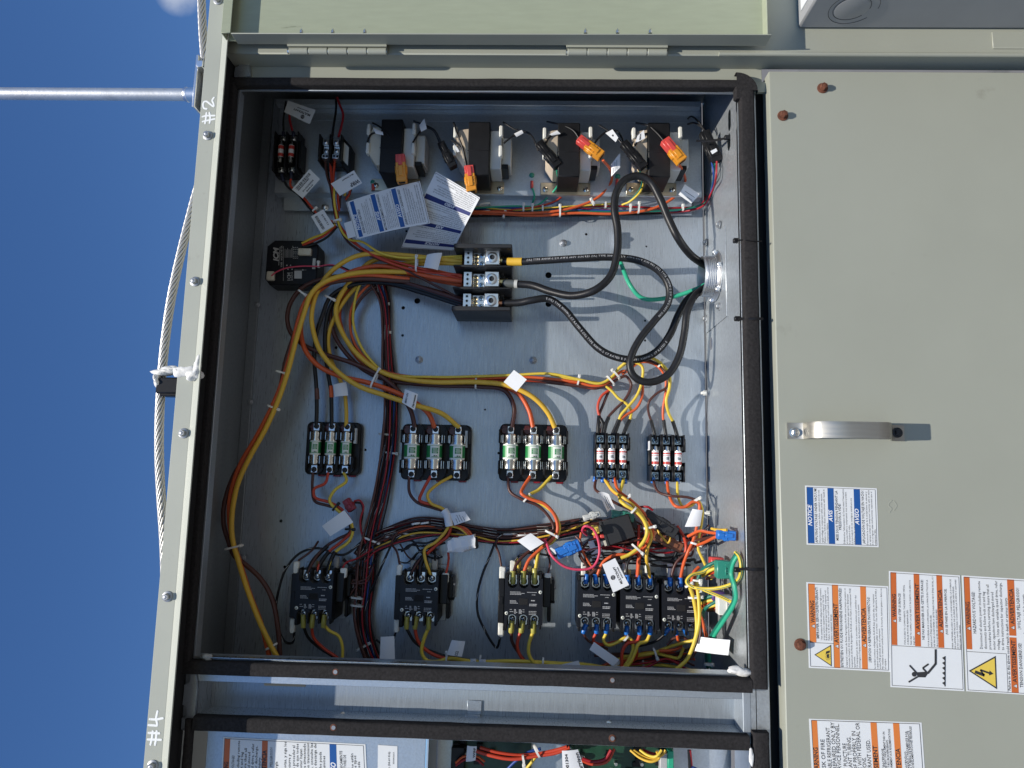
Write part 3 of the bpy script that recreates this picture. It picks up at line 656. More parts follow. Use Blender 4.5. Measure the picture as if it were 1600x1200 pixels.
body(S, b, ['FOR ACCESS TO COMPONENTS, THE BASE SHEET METAL', 'SURFACE MUST BE REINFORCED.', 'FAILURE TO COMPLY COULD RESULT IN DEATH OR SERIOUS', 'INJURY.'], .37, .215, .042, .03, .56)
body(S, b, ['POUR ACCÉDER AUX COMPOSANTS, LA SURFACE EN TÔLE DE LA', 'BASE DOIT ÊTRE RENFORCÉE.', 'NE PAS SE CONFORMER À CETTE DIRECTIVE PEUT ÊTRE FATAL OU', 'PROVOQUER DE GRAVES BLESSURES.'], .365, .54, .04, .03, .61)
body(S, b, ['PARA OBTENER ACCESO A LOS COMPONENTES, LA SUPERFICIE', 'DE LÁMINA METÁLICA DE LA BASE SE DEBE REFORZAR.', 'SI NO LO HACE, PODRÍA OCASIONAR LA MUERTE O LESIONES', 'PERSONALES GRAVES.'], .36, .868, .036, .028, .60)
S.frame(b, .015, .02, .985, .98, .5); S.line(b, .355, .02, .355, .98, .5)
def bar(S, m, p, q, w, mi=0): S.line(m, *p, *q, w, mi, .44)
# falling figure: head, trunk, arms, legs, edge, spikes  (a: along reading, b: down)
def fz(x, y):  # figure drawn from picture pixels of the zoomed view
    return None
def ab(px, py):
    p = Q(px, py, 205.7); d = p - S.c[0]; e1 = (S.c[1] - S.c[0]); e2 = (S.c[3] - S.c[0]); return (d.dot(e1) / e1.length_squared, d.dot(e2) / e2.length_squared)
def z8(x, y): return ab(1380 + x / 5.714, 880 + y / 5.714)
hc = z8(275, 993); k = S.H / S.W
S.pol(b, [(hc[0] + .021 * math.cos(i * .45), hc[1] + .021 / k * math.sin(i * .45)) for i in range(14)], 0, .32)
S.pol(b, [z8(300, 975), z8(385, 970), z8(400, 985), z8(375, 1022), z8(310, 1020), z8(298, 1000)], 0, .32)
for q in (((300, 985), (232, 912)), ((305, 1015), (225, 1062)), ((385, 975), (350, 938)), ((350, 938), (402, 902)), ((395, 985), (466, 900)), ((466, 905), (466, 770))): bar(S, b, z8(*q[0]), z8(*q[1]), 2.6 if q[0][0] > 390 else 2.0)
for i in range(6): S.pol(b, [z8(552, 1100 - i * 45), z8(552, 1058 - i * 45), z8(524, 1072 - i * 45)], 0, .32)
bar(S, b, z8(550, 1104), z8(550, 832), 1.2)
part('lettering', b, TR, t, smooth=0)
S, t = sticker('warning_sticker', 'hazardous voltage sticker with a big yellow lightning triangle at the picture edge', 'sticker', [(1510, 1080), (1503, 899), (1632, 907), (1640, 1088)])
b = MB(); S.rect(b, .36, .02, .99, .09, .18); S.rect(b, .50, .545, .99, .63, .18); S.rect(b, .012, .545, .485, .63, .18); parts('heading_band', b, 'orange_dark', t, smooth=0)
b = MB()
for s_, a, y, w in (('WARNING', .57, .078, .20), ('ADVERTENCIA', .60, .612, .31), ('AVERTISSEMENT', .10, .612, .36)): S.text(b, s_, a, y, .07, fit=w, bold=.022, res=2); alert(S, b, a - .05, y, .05)
S.text(b, 'HAZARDOUS VOLTAGE!', .50, .145, .055, fit=.36, bold=.006)
body(S, b, ['Disconnect all electric power including remote', 'disconnects and follow lock out and tag', 'procedures before servicing. Insure that all', 'motor capacitors have discharged stored', 'voltage. Units with variable speed drive, refer', 'to drive instructions for capacitor discharge.'], .37, .215, .052, .048, .60)
S.text(b, 'Failure to do the above could result in death or serious injury.', .03, .535, .048, fit=.80, bold=.006)
S.text(b, 'TENSION DANGEREUSE!', .06, .685, .055, fit=.38, bold=.006); S.text(b, '¡VOLTAJE PELIGROSO!', .56, .685, .055, fit=.36, bold=.006)
body(S, b, ['Débrancher toute alimentation', 'électrique, y compris les', 'disjoncteurs à distance, et', "suivre les procédures d'isolement", "avant d'effectuer l'entretien."], .03, .75, .05, .045, .42)
body(S, b, ['Desconecte toda la energía', 'eléctrica, incluso las', 'desconexiones remotas, y siga', 'los procedimientos de cierre', 'antes de proceder al servicio.'], .52, .75, .05, .045, .40)
S.frame(b, .012, .02, .985, .98, .5); S.line(b, .34, .02, .34, .50, .5); S.line(b, .012, .50, .34, .50, .4)
tri(S, b, (.175, .035), .285, .335)
def z9(x, y): return ab(1380 + x / 5.714, 880 + y / 5.714)
bar(S, b, z9(820, 968), z9(906, 1000), 3.6); bar(S, b, z9(902, 1003), z9(868, 950), 2.0); bar(S, b, z9(868, 951), z9(955, 982), 2.2); S.pol(b, [z9(945, 1001), z9(986, 986), z9(950, 955)], 0, .42)
part('lettering', b, TR, t, smooth=0)
S, t = sticker('warning_sticker', 'half visible sticker about refrigerant tubing and fire risk, lowest of the orange stickers', 'sticker', [(1272, 1268), (1264, 1123), (1440, 1129), (1450, 1274)])
b = MB(); S.rect(b, .015, .02, .985, .07, .18); S.rect(b, .015, .545, .985, .60, .18); S.rect(b, .015, .745, .985, .80, .18); parts('heading_band', b, 'orange_band', t, smooth=0)
b = MB(); S.text(b, 'WARNING', .69, .062, .055, 'R', fit=.3, bold=.022, res=2); S.text(b, 'AVERTISSEMENT', .73, .59, .055, 'R', fit=.5, bold=.022, res=2); S.text(b, 'ADVERTENCIA', .71, .79, .055, 'R', fit=.42, bold=.022, res=2)
for s_, a, y, w in (('RISK OF FIRE', .80, .125, .36), ('FLAMMABLE REFRIGERANT', .93, .178, .62), ('USED. TO BE REPAIRED ONLY BY', .99, .222, .86), ('TRAINED SERVICE PERSONNEL.', .975, .262, .8), ('DO NOT PUNCTURE', .765, .318, .46), ('REFRIGERANT TUBING.', .84, .36, .56), ('DISPOSE OF PROPERLY IN', .90, .405, .66), ('ACCORDANCE WITH FEDERAL OR', .995, .445, .86), ('LOCAL REGULATIONS.', .62, .485, .5), ('REFRIGERANT USED.', .815, .53, .5)):
    S.text(b, s_, a - .02, y, .05, 'R', fit=w, bold=.0, res=2)
for s_, a, y, w in (("RISQUE D'INCENDIE", .70, .645, .4), ('DOIT ÊTRE RÉPARÉ OU ENTRETENU UNIQUEMENT PAR UN', .885, .665, .75), ('PERSONNEL QUALIFIÉ. NE PAS PERCER LA TUBULURE DE REFRIGERANTS.', .80, .69, .72), ('ÉLIMINER CONFORMÉMENT AUX RÉGLEMENTATIONS', .92, .715, .62), ('RIESGO DE INCENDIO', .68, .845, .42), ('DEBE SER REPARADO ÚNICAMENTE POR', .90, .865, .6), ('NO PERFORE LA TUBERÍA DE REFRIGERANTE.', .91, .885, .62), ('DESECHE SEGÚN LAS REGLAMENTACIONES FEDERALES', .955, .905, .7)): S.text(b, s_, a, y, .026, 'R', fit=w, bold=.006)
S.frame(b, .015, .02, .985, .98, .6); part('lettering', b, INK, t, smooth=0)
# --- sticker on the lower compartment's cover
S, t = sticker('warning_sticker', 'voltage warning sticker on the shiny cover below the channel, mostly cut by the picture edge', 'sticker', [(341, 1310, 184.6), (349, 1151.5, 184.6), (571, 1163, 184.6), (578, 1318, 184.6)])
b = MB(); S.rect(b, .01, .012, .985, .05, .18); S.rect(b, .01, .275, .985, .315, .18); parts('heading_band', b, 'orange_dark', t, smooth=0)
b = MB(); S.rect(b, .01, .748, .985, .795, .18); part('notice_band', b, 'blue_band', t, smooth=0)
b = MB(); S.text(b, 'WARNING', .755, .044, .04, 'R', fit=.2, bold=.03, res=2); S.text(b, 'ADVERTENCIA', .89, .308, .045, 'R', fit=.36, bold=.03, res=2); S.text(b, 'AVISO', .80, .788, .05, 'R', fit=.17, bold=.03, ital=.25, mi=1, res=2)
for s_, a, y in (('HAZARDOUS VOLTAGE!', .82, .085), ('electric power including remote', .97, .12), ('follow lock out and tag', .86, .145), ('servicing. Insure that all', .90, .17), ('have discharged stored', .86, .195), ('variable speed drive, refer', .95, .22), ('for capacitor discharge.', .93, .245), ('in death or serious injury.', .82, .268),
                 ('¡VOLTAJE PELIGROSO!', .92, .35), ('Desconecte toda la energía', .78, .385), ('eléctrica, incluso las', .7, .41), ('desconexiones remotas, y siga los', .985, .445), ('procedimientos de cierre y', .86, .475), ('etiquetado antes de proceder al', .95, .505), ('servicio. Asegúrese de que todos', .97, .53), ('los capacitores del motor hayan', .92, .555), ('descargado el voltaje almacenado.', .985, .58), ('Para las unidades con transmisión', .985, .605), ('de velocidad variable, consulte las', .985, .63), ('instrucciones para la descarga del', .985, .655), ('capacitor. No hacer lo dicho pueda', .90, .69), ('causar la muerte o lesiones', .86, .715),
                 ('¡UTILICE ÚNICAMENTE', .92, .835), ('CONDUCTORES DE', .88, .86), ('COBRE!', .75, .885), ('terminales de la unidad no están', .9, .91), ('diseñadas para otros tipos', .88, .93), ('hacerlo puede', .82, .955)):
    S.text(b, s_, a, y, .026, 'R', fit=len(s_) * .0185, bold=.006)
S.frame(b, .008, .01, .985, .985, .5); part('lettering', b, INK, t, smooth=0)
S, t = sticker('rating_sticker', 'small plain white sticker on the shiny cover beside the voltage sticker', 'sticker', [(589, 1300, 184.6), (590.5, 1164, 184.6), (621, 1166, 184.6), (620, 1302, 184.6)])
b = MB(); S.text(b, 'MAX. CIRCUIT BKR (38.69 KG)', .93, .62, .13, 'R', fit=.5); S.text(b, 'X39004136010', .93, .84, .1, 'R', fit=.14); part('lettering', b, INK, t, smooth=0)
# --- large printed hang tags
def fine(S, b, a0, b0, a1, b1, n, seed):
    rng = random.Random(seed); W_ = 'la unidad de servicio antes operar los calentadores deben estar con el aceite no haga funcionar compresor debe energizar horas previo arranque sistema'.split()
    for i in range(n):
        t_ = ' '.join(rng.choice(W_) for _ in range(9)); w = (a1 - a0) * (rng.uniform(.82, 1) if i % 5 else rng.uniform(.3, .6))
        S.text(b, t_, a0, b0 + (b1 - b0) * (i + .8) / n, (b1 - b0) / n * .95, fit=w, bold=0)
S, t = sticker('notice_tag', 'white notice tag with blue bands tied near the relay wiring, tilted and reading upwards', 'hang tag', [(557, 374, 78), (541, 316, 74), (656, 283, 84), (672, 349, 88)], 'paper', 4)
b = MB(); S.rect(b, .03, .045, .97, .10, .2); S.rect(b, .03, .335, .97, .395, .2); S.rect(b, .03, .615, .97, .675, .2); parts('heading_band', b, 'blue_band', t, smooth=0)
b = MB()
for s_, y in (('NOTICE', .09), ('AVIS', .385), ('AVISO', .665)): S.text(b, s_, .42, y, .065, 'C', bold=.03, ital=.2, mi=1, res=2)
S.text(b, 'ENERGIZE HEATERS!', .1, .145, .04, fit=.62); S.text(b, 'METTRE LES ÉLÉMENTS CHAUFFANTS!', .04, .44, .04, fit=.9); S.text(b, '¡ENERGICE LOS CALENTADORES!', .06, .72, .04, fit=.86)
fine(S, b, .05, .155, .93, .325, 7, 1); fine(S, b, .05, .45, .95, .605, 7, 2); fine(S, b, .05, .73, .95, .96, 8, 3)
S.frame(b, .015, .01, .985, .985, .5, 0, .35); part('lettering', b, INK, t, smooth=0)
b = MB(); S.rect(b, .08, -.11, .5, .0, -.05); part('tag_ear', b, 'paper', t)
S, t = sticker('notice_tag', 'white notice tag with navy bands hanging upside down above the distribution block', 'hang tag', [(708, 392, 40), (627, 387, 30), (681, 268, 86), (750, 309, 92)], 'paper', 7)
b = MB(); S.rect(b, .02, .07, .98, .125, .2); S.rect(b, .02, .345, .98, .40, .2); S.rect(b, .02, .675, .98, .735, .2); parts('heading_band', b, 'navy_band', t, smooth=0)
b = MB()
for s_, y in (('NOTICE', .118), ('AVIS', .393), ('AVISO', .727)): S.text(b, s_, .45, y, .055, 'C', bold=.03, ital=.2, mi=1, res=2)
fine(S, b, .05, .135, .95, .335, 7, 5); fine(S, b, .05, .41, .95, .665, 9, 6); fine(S, b, .05, .745, .95, .965, 8, 7)
S.frame(b, .015, .01, .985, .985, .5, 0, .35); part('lettering', b, INK, t, smooth=0)
# ------------------------------------------------------------------ contactors
def arc(cx_, cy__, r, a0, a1, n=8): return [(cx_ + r * math.cos(a0 + (a1 - a0) * i / n), cy__ + r * math.sin(a0 + (a1 - a0) * i / n)) for i in range(n + 1)]
def rrect(x0, y0, x1, y1, r, n=3):
    return arc(x1 - r, y1 - r, r, 0, math.pi / 2, n) + arc(x0 + r, y1 - r, r, math.pi / 2, math.pi, n) + arc(x0 + r, y0 + r, r, math.pi, 1.5 * math.pi, n) + arc(x1 - r, y0 + r, r, 1.5 * math.pi, 2 * math.pi, n)
def contactor(px, py, label, aux=True, coil=True, dark='plastic'):
    c = Q(px, py, 66); X, Y = c.x, c.y
    t = thing('contactor', label, 'contactor', (X, Y, 0), 'contactors along the lower row')
    b = MB(); b.box(X - 34, Y - 43, 0, X + 33, Y + 42, 2.2, .6); part('foot_plate', b, 'galvanised', t)
    b = MB(); b.box(X - 28, Y - 37, 2.4, X + 28, Y + 37, 48, 1.6)
    for s in (-1, 1):
        for k in (-25, -8.3, 8.3, 25): b.box(X + k - 1.5, Y + s * 20, 44, X + k + 1.5, Y + s * 40, 61, .7)
    part('body', b, dark, t)
    b = MB()
    pts = []
    for s in (1, -1):
        row = []
        for k in ((16.5, 0, -16.5) if s > 0 else (-16.5, 0, 16.5)):
            row += [(X + k + s * 7.2, Y + s * 33), (X + k + s * 7.2, Y + s * 25)] + [(X + k + s * 7.2 * math.cos(a), Y + s * 25 - s * 6.5 * math.sin(a)) for a in (.5, 1.1, 1.57, 2.04, 2.64)] + [(X + k - s * 7.2, Y + s * 25), (X + k - s * 7.2, Y + s * 33)]
        pts += [(X + s * 28, Y + s * 33)] + row + [(X - s * 28, Y + s * 33)]
    n = len(pts); V = [(p[0], p[1], 48) for p in pts] + [(p[0], p[1], 66) for p in pts]
    from mathutils.geometry import tessellate_polygon
    tri_ = tessellate_polygon([[Vector((p[0], p[1], 0)) for p in pts]])
    b.add(V, [tuple(i + n for i in f) for f in tri_] + [(i, (i + 1) % n, n + (i + 1) % n, n + i) for i in range(n)])
    cov_ = part('cover', b, dark if dark != 'plastic' else 'plastic_navy', t, smooth=0)
    for s in (1, -1):
        for k in (-16.5, 0, 16.5):
            b = MB(); b.box(X + k - 6, Y + s * 22, 47, X + k + 6, Y + s * 36, 49.5, .5); b.lathe((X + k, Y + s * 27, 49), (X + k, Y + s * 27, 51), [(0, 6), (1, 6)], 16)
            pan(b, (X + k, Y + s * 27, 51), 4.6, 4, 0, 1); part('terminal_screw', b, ['screw', 'void'], t)
    for k, y in ((24.5, 14), (-24.5, -17)):
        b = MB(); pan(b, (X + k, Y + y, 66), 2.5, 1.2); part('cover_screw', b, ['ceramic', 'plastic'], t)
    b = MB(); b.box(X - 6.5, Y - 4.5, 65.2, X + 6.5, Y + 4.5, 66.5, .3); part('indicator_window', b, 'void', cov_)
    # tiny block print on the cover
    b = MB(); rng = random.Random(3)
    def bars(x, y, w, n, st=1.7, h=.75):
        for i in range(n):
            xx = x; ww = w * rng.uniform(.7, 1)
            while xx < x + ww: l = rng.uniform(.6, 2.6); b.add([(xx, y - i * st, 66.12), (xx + l, y - i * st, 66.12), (xx + l, y - i * st + h, 66.12), (xx, y - i * st + h, 66.12)], [(0, 1, 2, 3)]); xx += l + .35
    bars(X - 20, Y + 13, 20, 3); bars(X + 5, Y + 13, 14, 1); bars(X + 12, Y + 9.5, 6, 1); bars(X - 20, Y + .5, 10, 3); bars(X + 11, Y + 1, 5, 1, 1.7, 1.4); bars(X + 8.5, Y - 4, 11, 2, 2, 1.1)
    bars(X - 20, Y - 12, 3.4, 2, 3); bars(X - 13.5, Y - 12, 3.2, 5, 1.3, .8); bars(X - 6.5, Y - 12, 3.2, 5, 1.3, .8); bars(X - 1, Y - 12, 3.4, 2, 3); bars(X + 8, Y - 14, 11, 3, 2.1)
    part('cover_print', b, 'print_dim', cov_, smooth=0)
    if aux:
        b = MB(); b.box(X - 37.5, Y - 33, 2.3, X - 28.6, Y + 31, 58, 1); b.box(X - 36.5, Y - 6, 57.6, X - 30.5, Y + 5, 59, .5); b.box(X - 38, Y + 20, 40, X - 29, Y + 33, 50, .6); b.box(X - 30, Y - 44, 20, X - 24, Y - 30, 56, 1)
        part('auxiliary_block', b, dark, t)
    if coil:
        b = MB(); b.box(X + 28.6, Y - 10, 2.3, X + 40, Y + 33, 50, 1); b.box(X + 39.5, Y - 4, 6, X + 46, Y + 28, 34, 1); b.box(X + 36, Y - 36, 4, X + 41, Y + 6, 24, 1); b.box(X + 41, Y - 9, 8, X + 47, Y - 6, 22, .5)
        part('coil_block', b, dark, t); b = MB(); pan(b, (X + 45.5, Y + 15, 22), 2.4, 3, ax=(1, 0, 0)); part('coil_screw', b, ['screw', 'void'], t)
    b = MB()
    for k in (-10, 7): b.box(X + k - 2, Y + 37, 20, X + k + 3.4, Y + 46, 21, .2)
    parts('spade_tab', b, 'brass', t)
    return t
contactor(490, 932, 'contactor with a side block nearest the cabinet top, left of all others')
contactor(654.5, 935, 'contactor second from the cabinet top, below the crumpled white tape connector')
contactor(818, 940, 'contactor with yellow crimp terminals at both ends, third from the cabinet top')
contactor(932.5, 944, 'contactor partly under the blank-edged paper tag, first of the closely set three', aux=False, coil=False)
contactor(999.5, 947, 'middle one of the three contactors set close together', aux=False, coil=False)
contactor(1064.5, 950, 'contactor half hidden behind yellow wires beside the green plug', aux=False, coil=False)
# ------------------------------------------------------------------ cartridge fuse blocks
def fuseblock(px, py, pitch, fr, fl, label, w, h, white):
    c = Q(px, py, 30); X, Y = c.x, c.y; t = thing('fuse_block', label, 'fuse block', (X, Y, 0), 'cartridge fuse blocks')
    half = w / 2
    b = MB(); b.prism(rrect(X - half, Y - h / 2, X + half, Y + h / 2, 8), 0, 14, bev=1.5)
    for i in (-1, 0, 1):
        xx = X + i * pitch; q = pitch / 2 - .6
        for s in (1, -1):
            pr = [(xx - q, Y + s * h * .20), (xx + q, Y + s * h * .20), (xx + q, Y + s * (h / 2 - 8)), (xx + q - 7, Y + s * (h / 2 - .5)), (xx - q + 7, Y + s * (h / 2 - .5)), (xx - q, Y + s * (h / 2 - 8))]
            b.prism(pr if s > 0 else pr[::-1], 13.5, 21)
            for e in (-1, 1): b.box(xx + e * q - 1.3, Y + s * h * .15, 13.5, xx + e * q + 1.3, Y + s * (h / 2 - 10), 33, .8)
    part('base', b, 'plastic', t)
    if white:
        b = MB(); b.box(X + half - 8, Y + 8, 20, X + half - 4.2, Y + h / 2 - 10, 29); part('rating_label', b, 'nylon_dim', t)
    for i in (-1, 0, 1):
        xx = X + i * pitch; zc = 15 + fr + 4
        b = MB(); b.lathe((xx, Y - fl * .21, zc), (xx, Y + fl * .21, zc), [(0, fr * .96), (.04, fr), (.96, fr), (1, fr * .96)], 24)
        f = part('fuse', b, 'ceramic', t)
        b = MB()
        for s in (1, -1): b.lathe((xx, Y + s * fl * .205, zc), (xx, Y + s * fl / 2, zc), [(0, fr * .90), (.1, fr * .92), (.25, fr * .8), (.8, fr * .80), (.93, fr * .78), (1, fr * .66)], 24)
        parts('end_cap', b, 'nickel', f, smooth=50)
        b = MB(); b.lathe((xx, Y - fl * .16, zc), (xx, Y + fl * .17, zc), [(0, fr * 1.012), (1, fr * 1.012)], 28, cap=False); part('fuse_label', b, 'fuse_green', f)
        b = MB()
        def patch(a0, a1, y0, y1, r_, mi):
            V = []; n = 6
            for j in range(n + 1):
                a = a0 + (a1 - a0) * j / n
                for yy in (y0, y1): V.append((xx + r_ * math.sin(a), Y + yy, zc + r_ * math.cos(a)))
            b.add(V, [(2 * j, 2 * j + 1, 2 * j + 3, 2 * j + 2) for j in range(n)], mi)
        r1, r2 = fr * 1.02, fr * 1.03
        patch(-.42, .78, -fl * .15, fl * .16, r1, 0); patch(-.2, .62, -fl * .05, fl * .105, r2, 2); patch(-.2, .62, -fl * .146, -fl * .132, r2, 2); r2 = fr * 1.036
        for k_ in range(5): patch(-.1 + .05 * (k_ % 2), .45 + .1 * (k_ % 3), fl * (.07 - .032 * k_), fl * (.082 - .032 * k_), r2, 0)
        patch(.05, .28, -fl * .125, -fl * .1, r2, 1); patch(.36, .5, -fl * .125, -fl * .1, r2, 1)
        part('fuse_print', b, ['ceramic', 'ink', 'fuse_green'], f, smooth=0)
        b = MB()
        for s in (1, -1):
            for e in (-1, 1):
                b.box(xx + e * fr * .98 - .7, Y + s * fl * .24, 15, xx + e * fr * .98 + .7, Y + s * fl * .47, zc + fr * .35, .3); b.box(xx + e * (fr * 1.22) - .6, Y + s * fl * .25, 15, xx + e * (fr * 1.22) + .6, Y + s * fl * .46, zc - 1, .3)
        parts('spring_clip', b, 'steel', t)
        for s in (1, -1):
            yy = Y + s * (fl / 2 + 6.4); b = MB(); b.box(xx - 5.2, yy - 6.2, 16, xx + 5.2, yy + 6.2, 28, .8); part('lug', b, 'aluminium', t); b = MB(); b.lathe((xx, yy + s, 27.8), (xx, yy + s, 28.6), [(0, 4.2), (1, 4.2)], 16, 1); pan(b, (xx, yy + s, 28.2), 3.2, 1.2); part('lug_screw', b, ['plastic_grey', 'void'], t)
        b = MB(); b.prism(arc(xx - pitch * .27, Y + h / 2 - 11, 6.2, 0, 2 * math.pi, 14)[:-1], 20, 24, bev=1); b.box(xx - pitch * .4, Y + h / 2 - 13, 20.5, xx - 5.6, Y + h / 2 - 3, 23.5, 1); part('index_tab', b, 'maroon', t)
        b = MB(); b.box(xx + 1, Y - h / 2 - 2.5, 6, xx + 13, Y - h / 2 + 3, 10, 1); part('release_tab', b, 'red_tab', t)
    return t
fuseblock(516, 700, 24.3, 8.6, 53, 'compact block of three slim green fuses nearest the cabinet top', 88, 84, True)
fuseblock(679, 706, 35.6, 12.0, 56, 'block of three fat green fuses in the shaded half, middle of three', 110, 88, True)
fuseblock(833, 707, 35.6, 12.0, 56, 'block of three fat green fuses at the edge of the sunlight', 107, 90, False)
def midget(px, py, label, lab):
    c = Q(px, py, 34); X, Y = c.x, c.y; t = thing('fuse_block', label, 'fuse block', (X, Y, 0), 'small red-banded fuse blocks'); pitch = 17.6
    b = MB()
    for i in (-1, 0, 1):
        xx = X + i * pitch
        b.box(xx - 8.4, Y - 35, 0, xx + 8.4, Y + 35, 18, .8)
        for e in (-1, 1):
            b.box(xx + e * 7.7 - .8, Y + 12, 17, xx + e * 7.7 + .8, Y + 36, 40, .5); b.box(xx + e * 7.7 - .8, Y - 36, 17, xx + e * 7.7 + .8, Y - 12, 40, .5)
        b.box(xx - 7, Y + 20, 17.5, xx + 7, Y + 35, 26, .6); b.box(xx - 7, Y - 35, 17.5, xx + 7, Y - 20, 26, .6)
    b.box(X + 26.6, Y - 22, 0, X + 28.4, Y - 6, 30, .4); b.box(X + 26.6, Y + 10, 0, X + 28.4, Y + 30, 34, .4)
    part('base', b, 'plastic', t)
    for i in (-1, 0, 1):
        xx = X + i * pitch; zc = 30
        b = MB(); b.cyl((xx, Y - 10.5, zc), (xx, Y + 11, zc), 5.2, n=18); f = part('fuse', b, 'paper', t)
        b = MB()
        for s in (1, -1): b.lathe((xx, Y + s * 10.5, zc), (xx, Y + s * 18.5, zc), [(0, 5.1), (.8, 5.1), (1, 4.2)], 18)
        parts('end_cap', b, 'steel', f)
        b = MB()
        for y0, y1 in ((6.2, 8.4), (3.6, 4.4), (-9.5, -5.2)): b.cyl((xx, Y + y0, zc), (xx, Y + y1, zc), 5.28, n=18, cap=False)
        parts('colour_band', b, 'fuse_red', f)
        b = MB(); rng = random.Random(i + 5)
        for k_ in range(4):
            x_ = -2.6 + 1.5 * k_; z_ = zc + math.sqrt(5.36 ** 2 - x_ * x_); b.box(xx + x_, Y - 2.6, z_ - .2, xx + x_ + .9, Y + 1.4 + rng.uniform(-1, 1), z_)
        part('fuse_print', b, 'ink', f, smooth=0)
        b = MB()
        for s in (1, -1):
            for e in (-1, 1): b.box(xx + e * 5.5 - .4, Y + s * 12, 18, xx + e * 5.5 + .4, Y + s * 18, 33, .2)
        parts('spring_clip', b, 'nickel', t)
        for s in (1, -1):
            b = MB(); b.box(xx - 5.4, Y + s * 27 - 5.5, 25.8, xx + 5.4, Y + s * 27 + 5.5, 27, .3); pan(b, (xx, Y + s * 27, 27), 4.4, 2.6); part('terminal_screw', b, ['blue_screw', 'void'], t)
    if lab:
        b = MB(); b.box(X - 27.2, Y + 12, 12, X - 26.3, Y + 26, 34); part('barcode_label', b, 'paper', t)
    return t
midget(956, 713, 'small block of three red and white fuses beside the big green fuses', False)
midget(1042.5, 716, 'small block of three red and white fuses nearest the box wall', True)
# ------------------------------------------------------------------ power distribution block
A = Q(709, 380, 78); B_ = Q(797.5, 486, 78); X0, X1 = A.x, B_.x; Y1, Y0 = A.y, B_.y
pdb = thing('distribution_block', 'black power distribution block with three rows of silver lugs', 'power block', ((X0 + X1) / 2, (Y0 + Y1) / 2, 0))
b = MB(); b.box(X0 + 2, Y0, 0, X1 - 1, Y1, 22, 1); b.box(X0 + 14, Y0 + 2, 20, X1 - 12, Y1 - 2, 40, 1); part('base', b, 'plastic', pdb)
rows = [(QY(752, y0, 60), QY(752, y1, 60)) for y0, y1 in ((391, 415), (424, 449), (458, 483))]
for k, (px, z1, wd_) in enumerate(((0, 0, 0),) * 4):
    yy = [Y1 - 3.5, (rows[0][1] + rows[1][0]) / 2, (rows[1][1] + rows[2][0]) / 2, Y0 + 3.5][k]
    b = MB(); zt = 78 if k in (0, 3) else 74; b.box(X0, yy - (3.4 if k in (0, 3) else 1.6), 0, X1, yy + (3.4 if k in (0, 3) else 1.6), zt, 1.2); part('partition', b, 'plastic_grey', pdb)
for i, (ya, yb) in enumerate(rows):
    ym = (ya + yb) / 2; hh = abs(ya - yb) / 2 - .6
    xs = lambda p: QX(p, 437, 60)
    b = MB(); b.box(xs(724), ym - hh, 38, xs(737.5), ym + hh, 60, .8); lg = part('outlet_lug', b, 'aluminium', pdb)
    for k in (-1, 0, 1):
        b = MB(); b.lathe((xs(730.5), ym + k * 7.4, 60), (xs(730.5), ym + k * 7.4, 60.4), [(0, 3.4), (1, 3.2)], 14); b.lathe((xs(730.5), ym + k * 7.4, 60.3), (xs(730.5), ym + k * 7.4, 60.6), [(0, 2.2), (1, 2)], 6, 1); part('set_screw', b, ['screw', 'void'], lg)
    b = MB(); b.box(xs(738), ym - hh, 36, xs(757), ym + hh, 50, .8); lg = part('middle_lug', b, 'aluminium', pdb)
    for k in (-.7, .1, .9):
        b = MB(); pan(b, (xs(742.5), ym - k * 8, 50), 3.8, 2.2); part('set_screw', b, ['gold_screw', 'void'], lg)
    for k in (-1, 1):
        b = MB(); pan(b, (xs(752), ym + k * 6.5, 50), 4, 1.6); part('set_screw', b, ['blue_screw', 'void'], lg)
    b = MB(); b.box(xs(757.5), ym - hh, 36, xs(780), ym + hh, 63, 1); lg = part('inlet_lug', b, 'aluminium', pdb)
    b = MB(); b.lathe((xs(768.5), ym, 63), (xs(768.5), ym, 65.5), [(0, 8.6), (.7, 8.6), (1, 7.6), (1, 4.2), (.3, 3.8)], 28, cap=False); b.cyl((xs(768.5), ym, 63), (xs(768.5), ym, 63.6), 4.2, n=6, mi=1); part('socket_screw', b, ['screw', 'plastic_grey'], lg)
    b = MB(); b.cyl((xs(779), ym - 1, 50), (xs(793), ym - 1, 50), 6, 6.4, n=14); part('bare_strand', b, 'copper' if i == 2 else 'brass', lg)
# ------------------------------------------------------------------ transformers on their mounting plate
pz = 30; x0 = QX(428, 303, pz); x1_ = QX(1096, 250, pz); yb_ = QY(760, 304, pz); yt_ = QY(760, 166, pz)
b = MB(); b.box(x0, yb_, pz - 1.5, x1_, yt_, pz, .5); b.box(x0, yb_ - 1, 10, x1_, yb_ + .6, pz - .4, .4); b.box(x0 + 10, yb_ - 24, 9, x1_ - 12, yb_, 11, .5); b.box(x0, yt_ - 2, 2, x1_, yt_ - .4, pz - .4)
b.box(x0, QY(760, 178, pz), pz, x1_, QY(760, 178, pz) + .8, pz + .6); b.box(x0 + 4, QY(760, 190, pz), pz, x1_ - 4, QY(760, 190, pz) + .6, pz + .5)
mp_ = thing('mounting_plate', 'folded galvanised plate carrying the row of transformers', 'mounting plate', ((x0 + x1_) / 2, yb_, 0)); part('plate', b, 'galvanised', mp_)
for px in (508, 680, 875): part('bolt', hexbolt(MB(), Q(px, 324, 11), 5, 5, 6.4), 'steel', mp_)
for px, py in ((583, 285), (831, 274), (965, 276)):
    p = Q(px, py, pz); b = MB(); hexbolt(b, p, 3.4, 4, 4.4); part('ground_screw', b, 'conn_green', mp_)
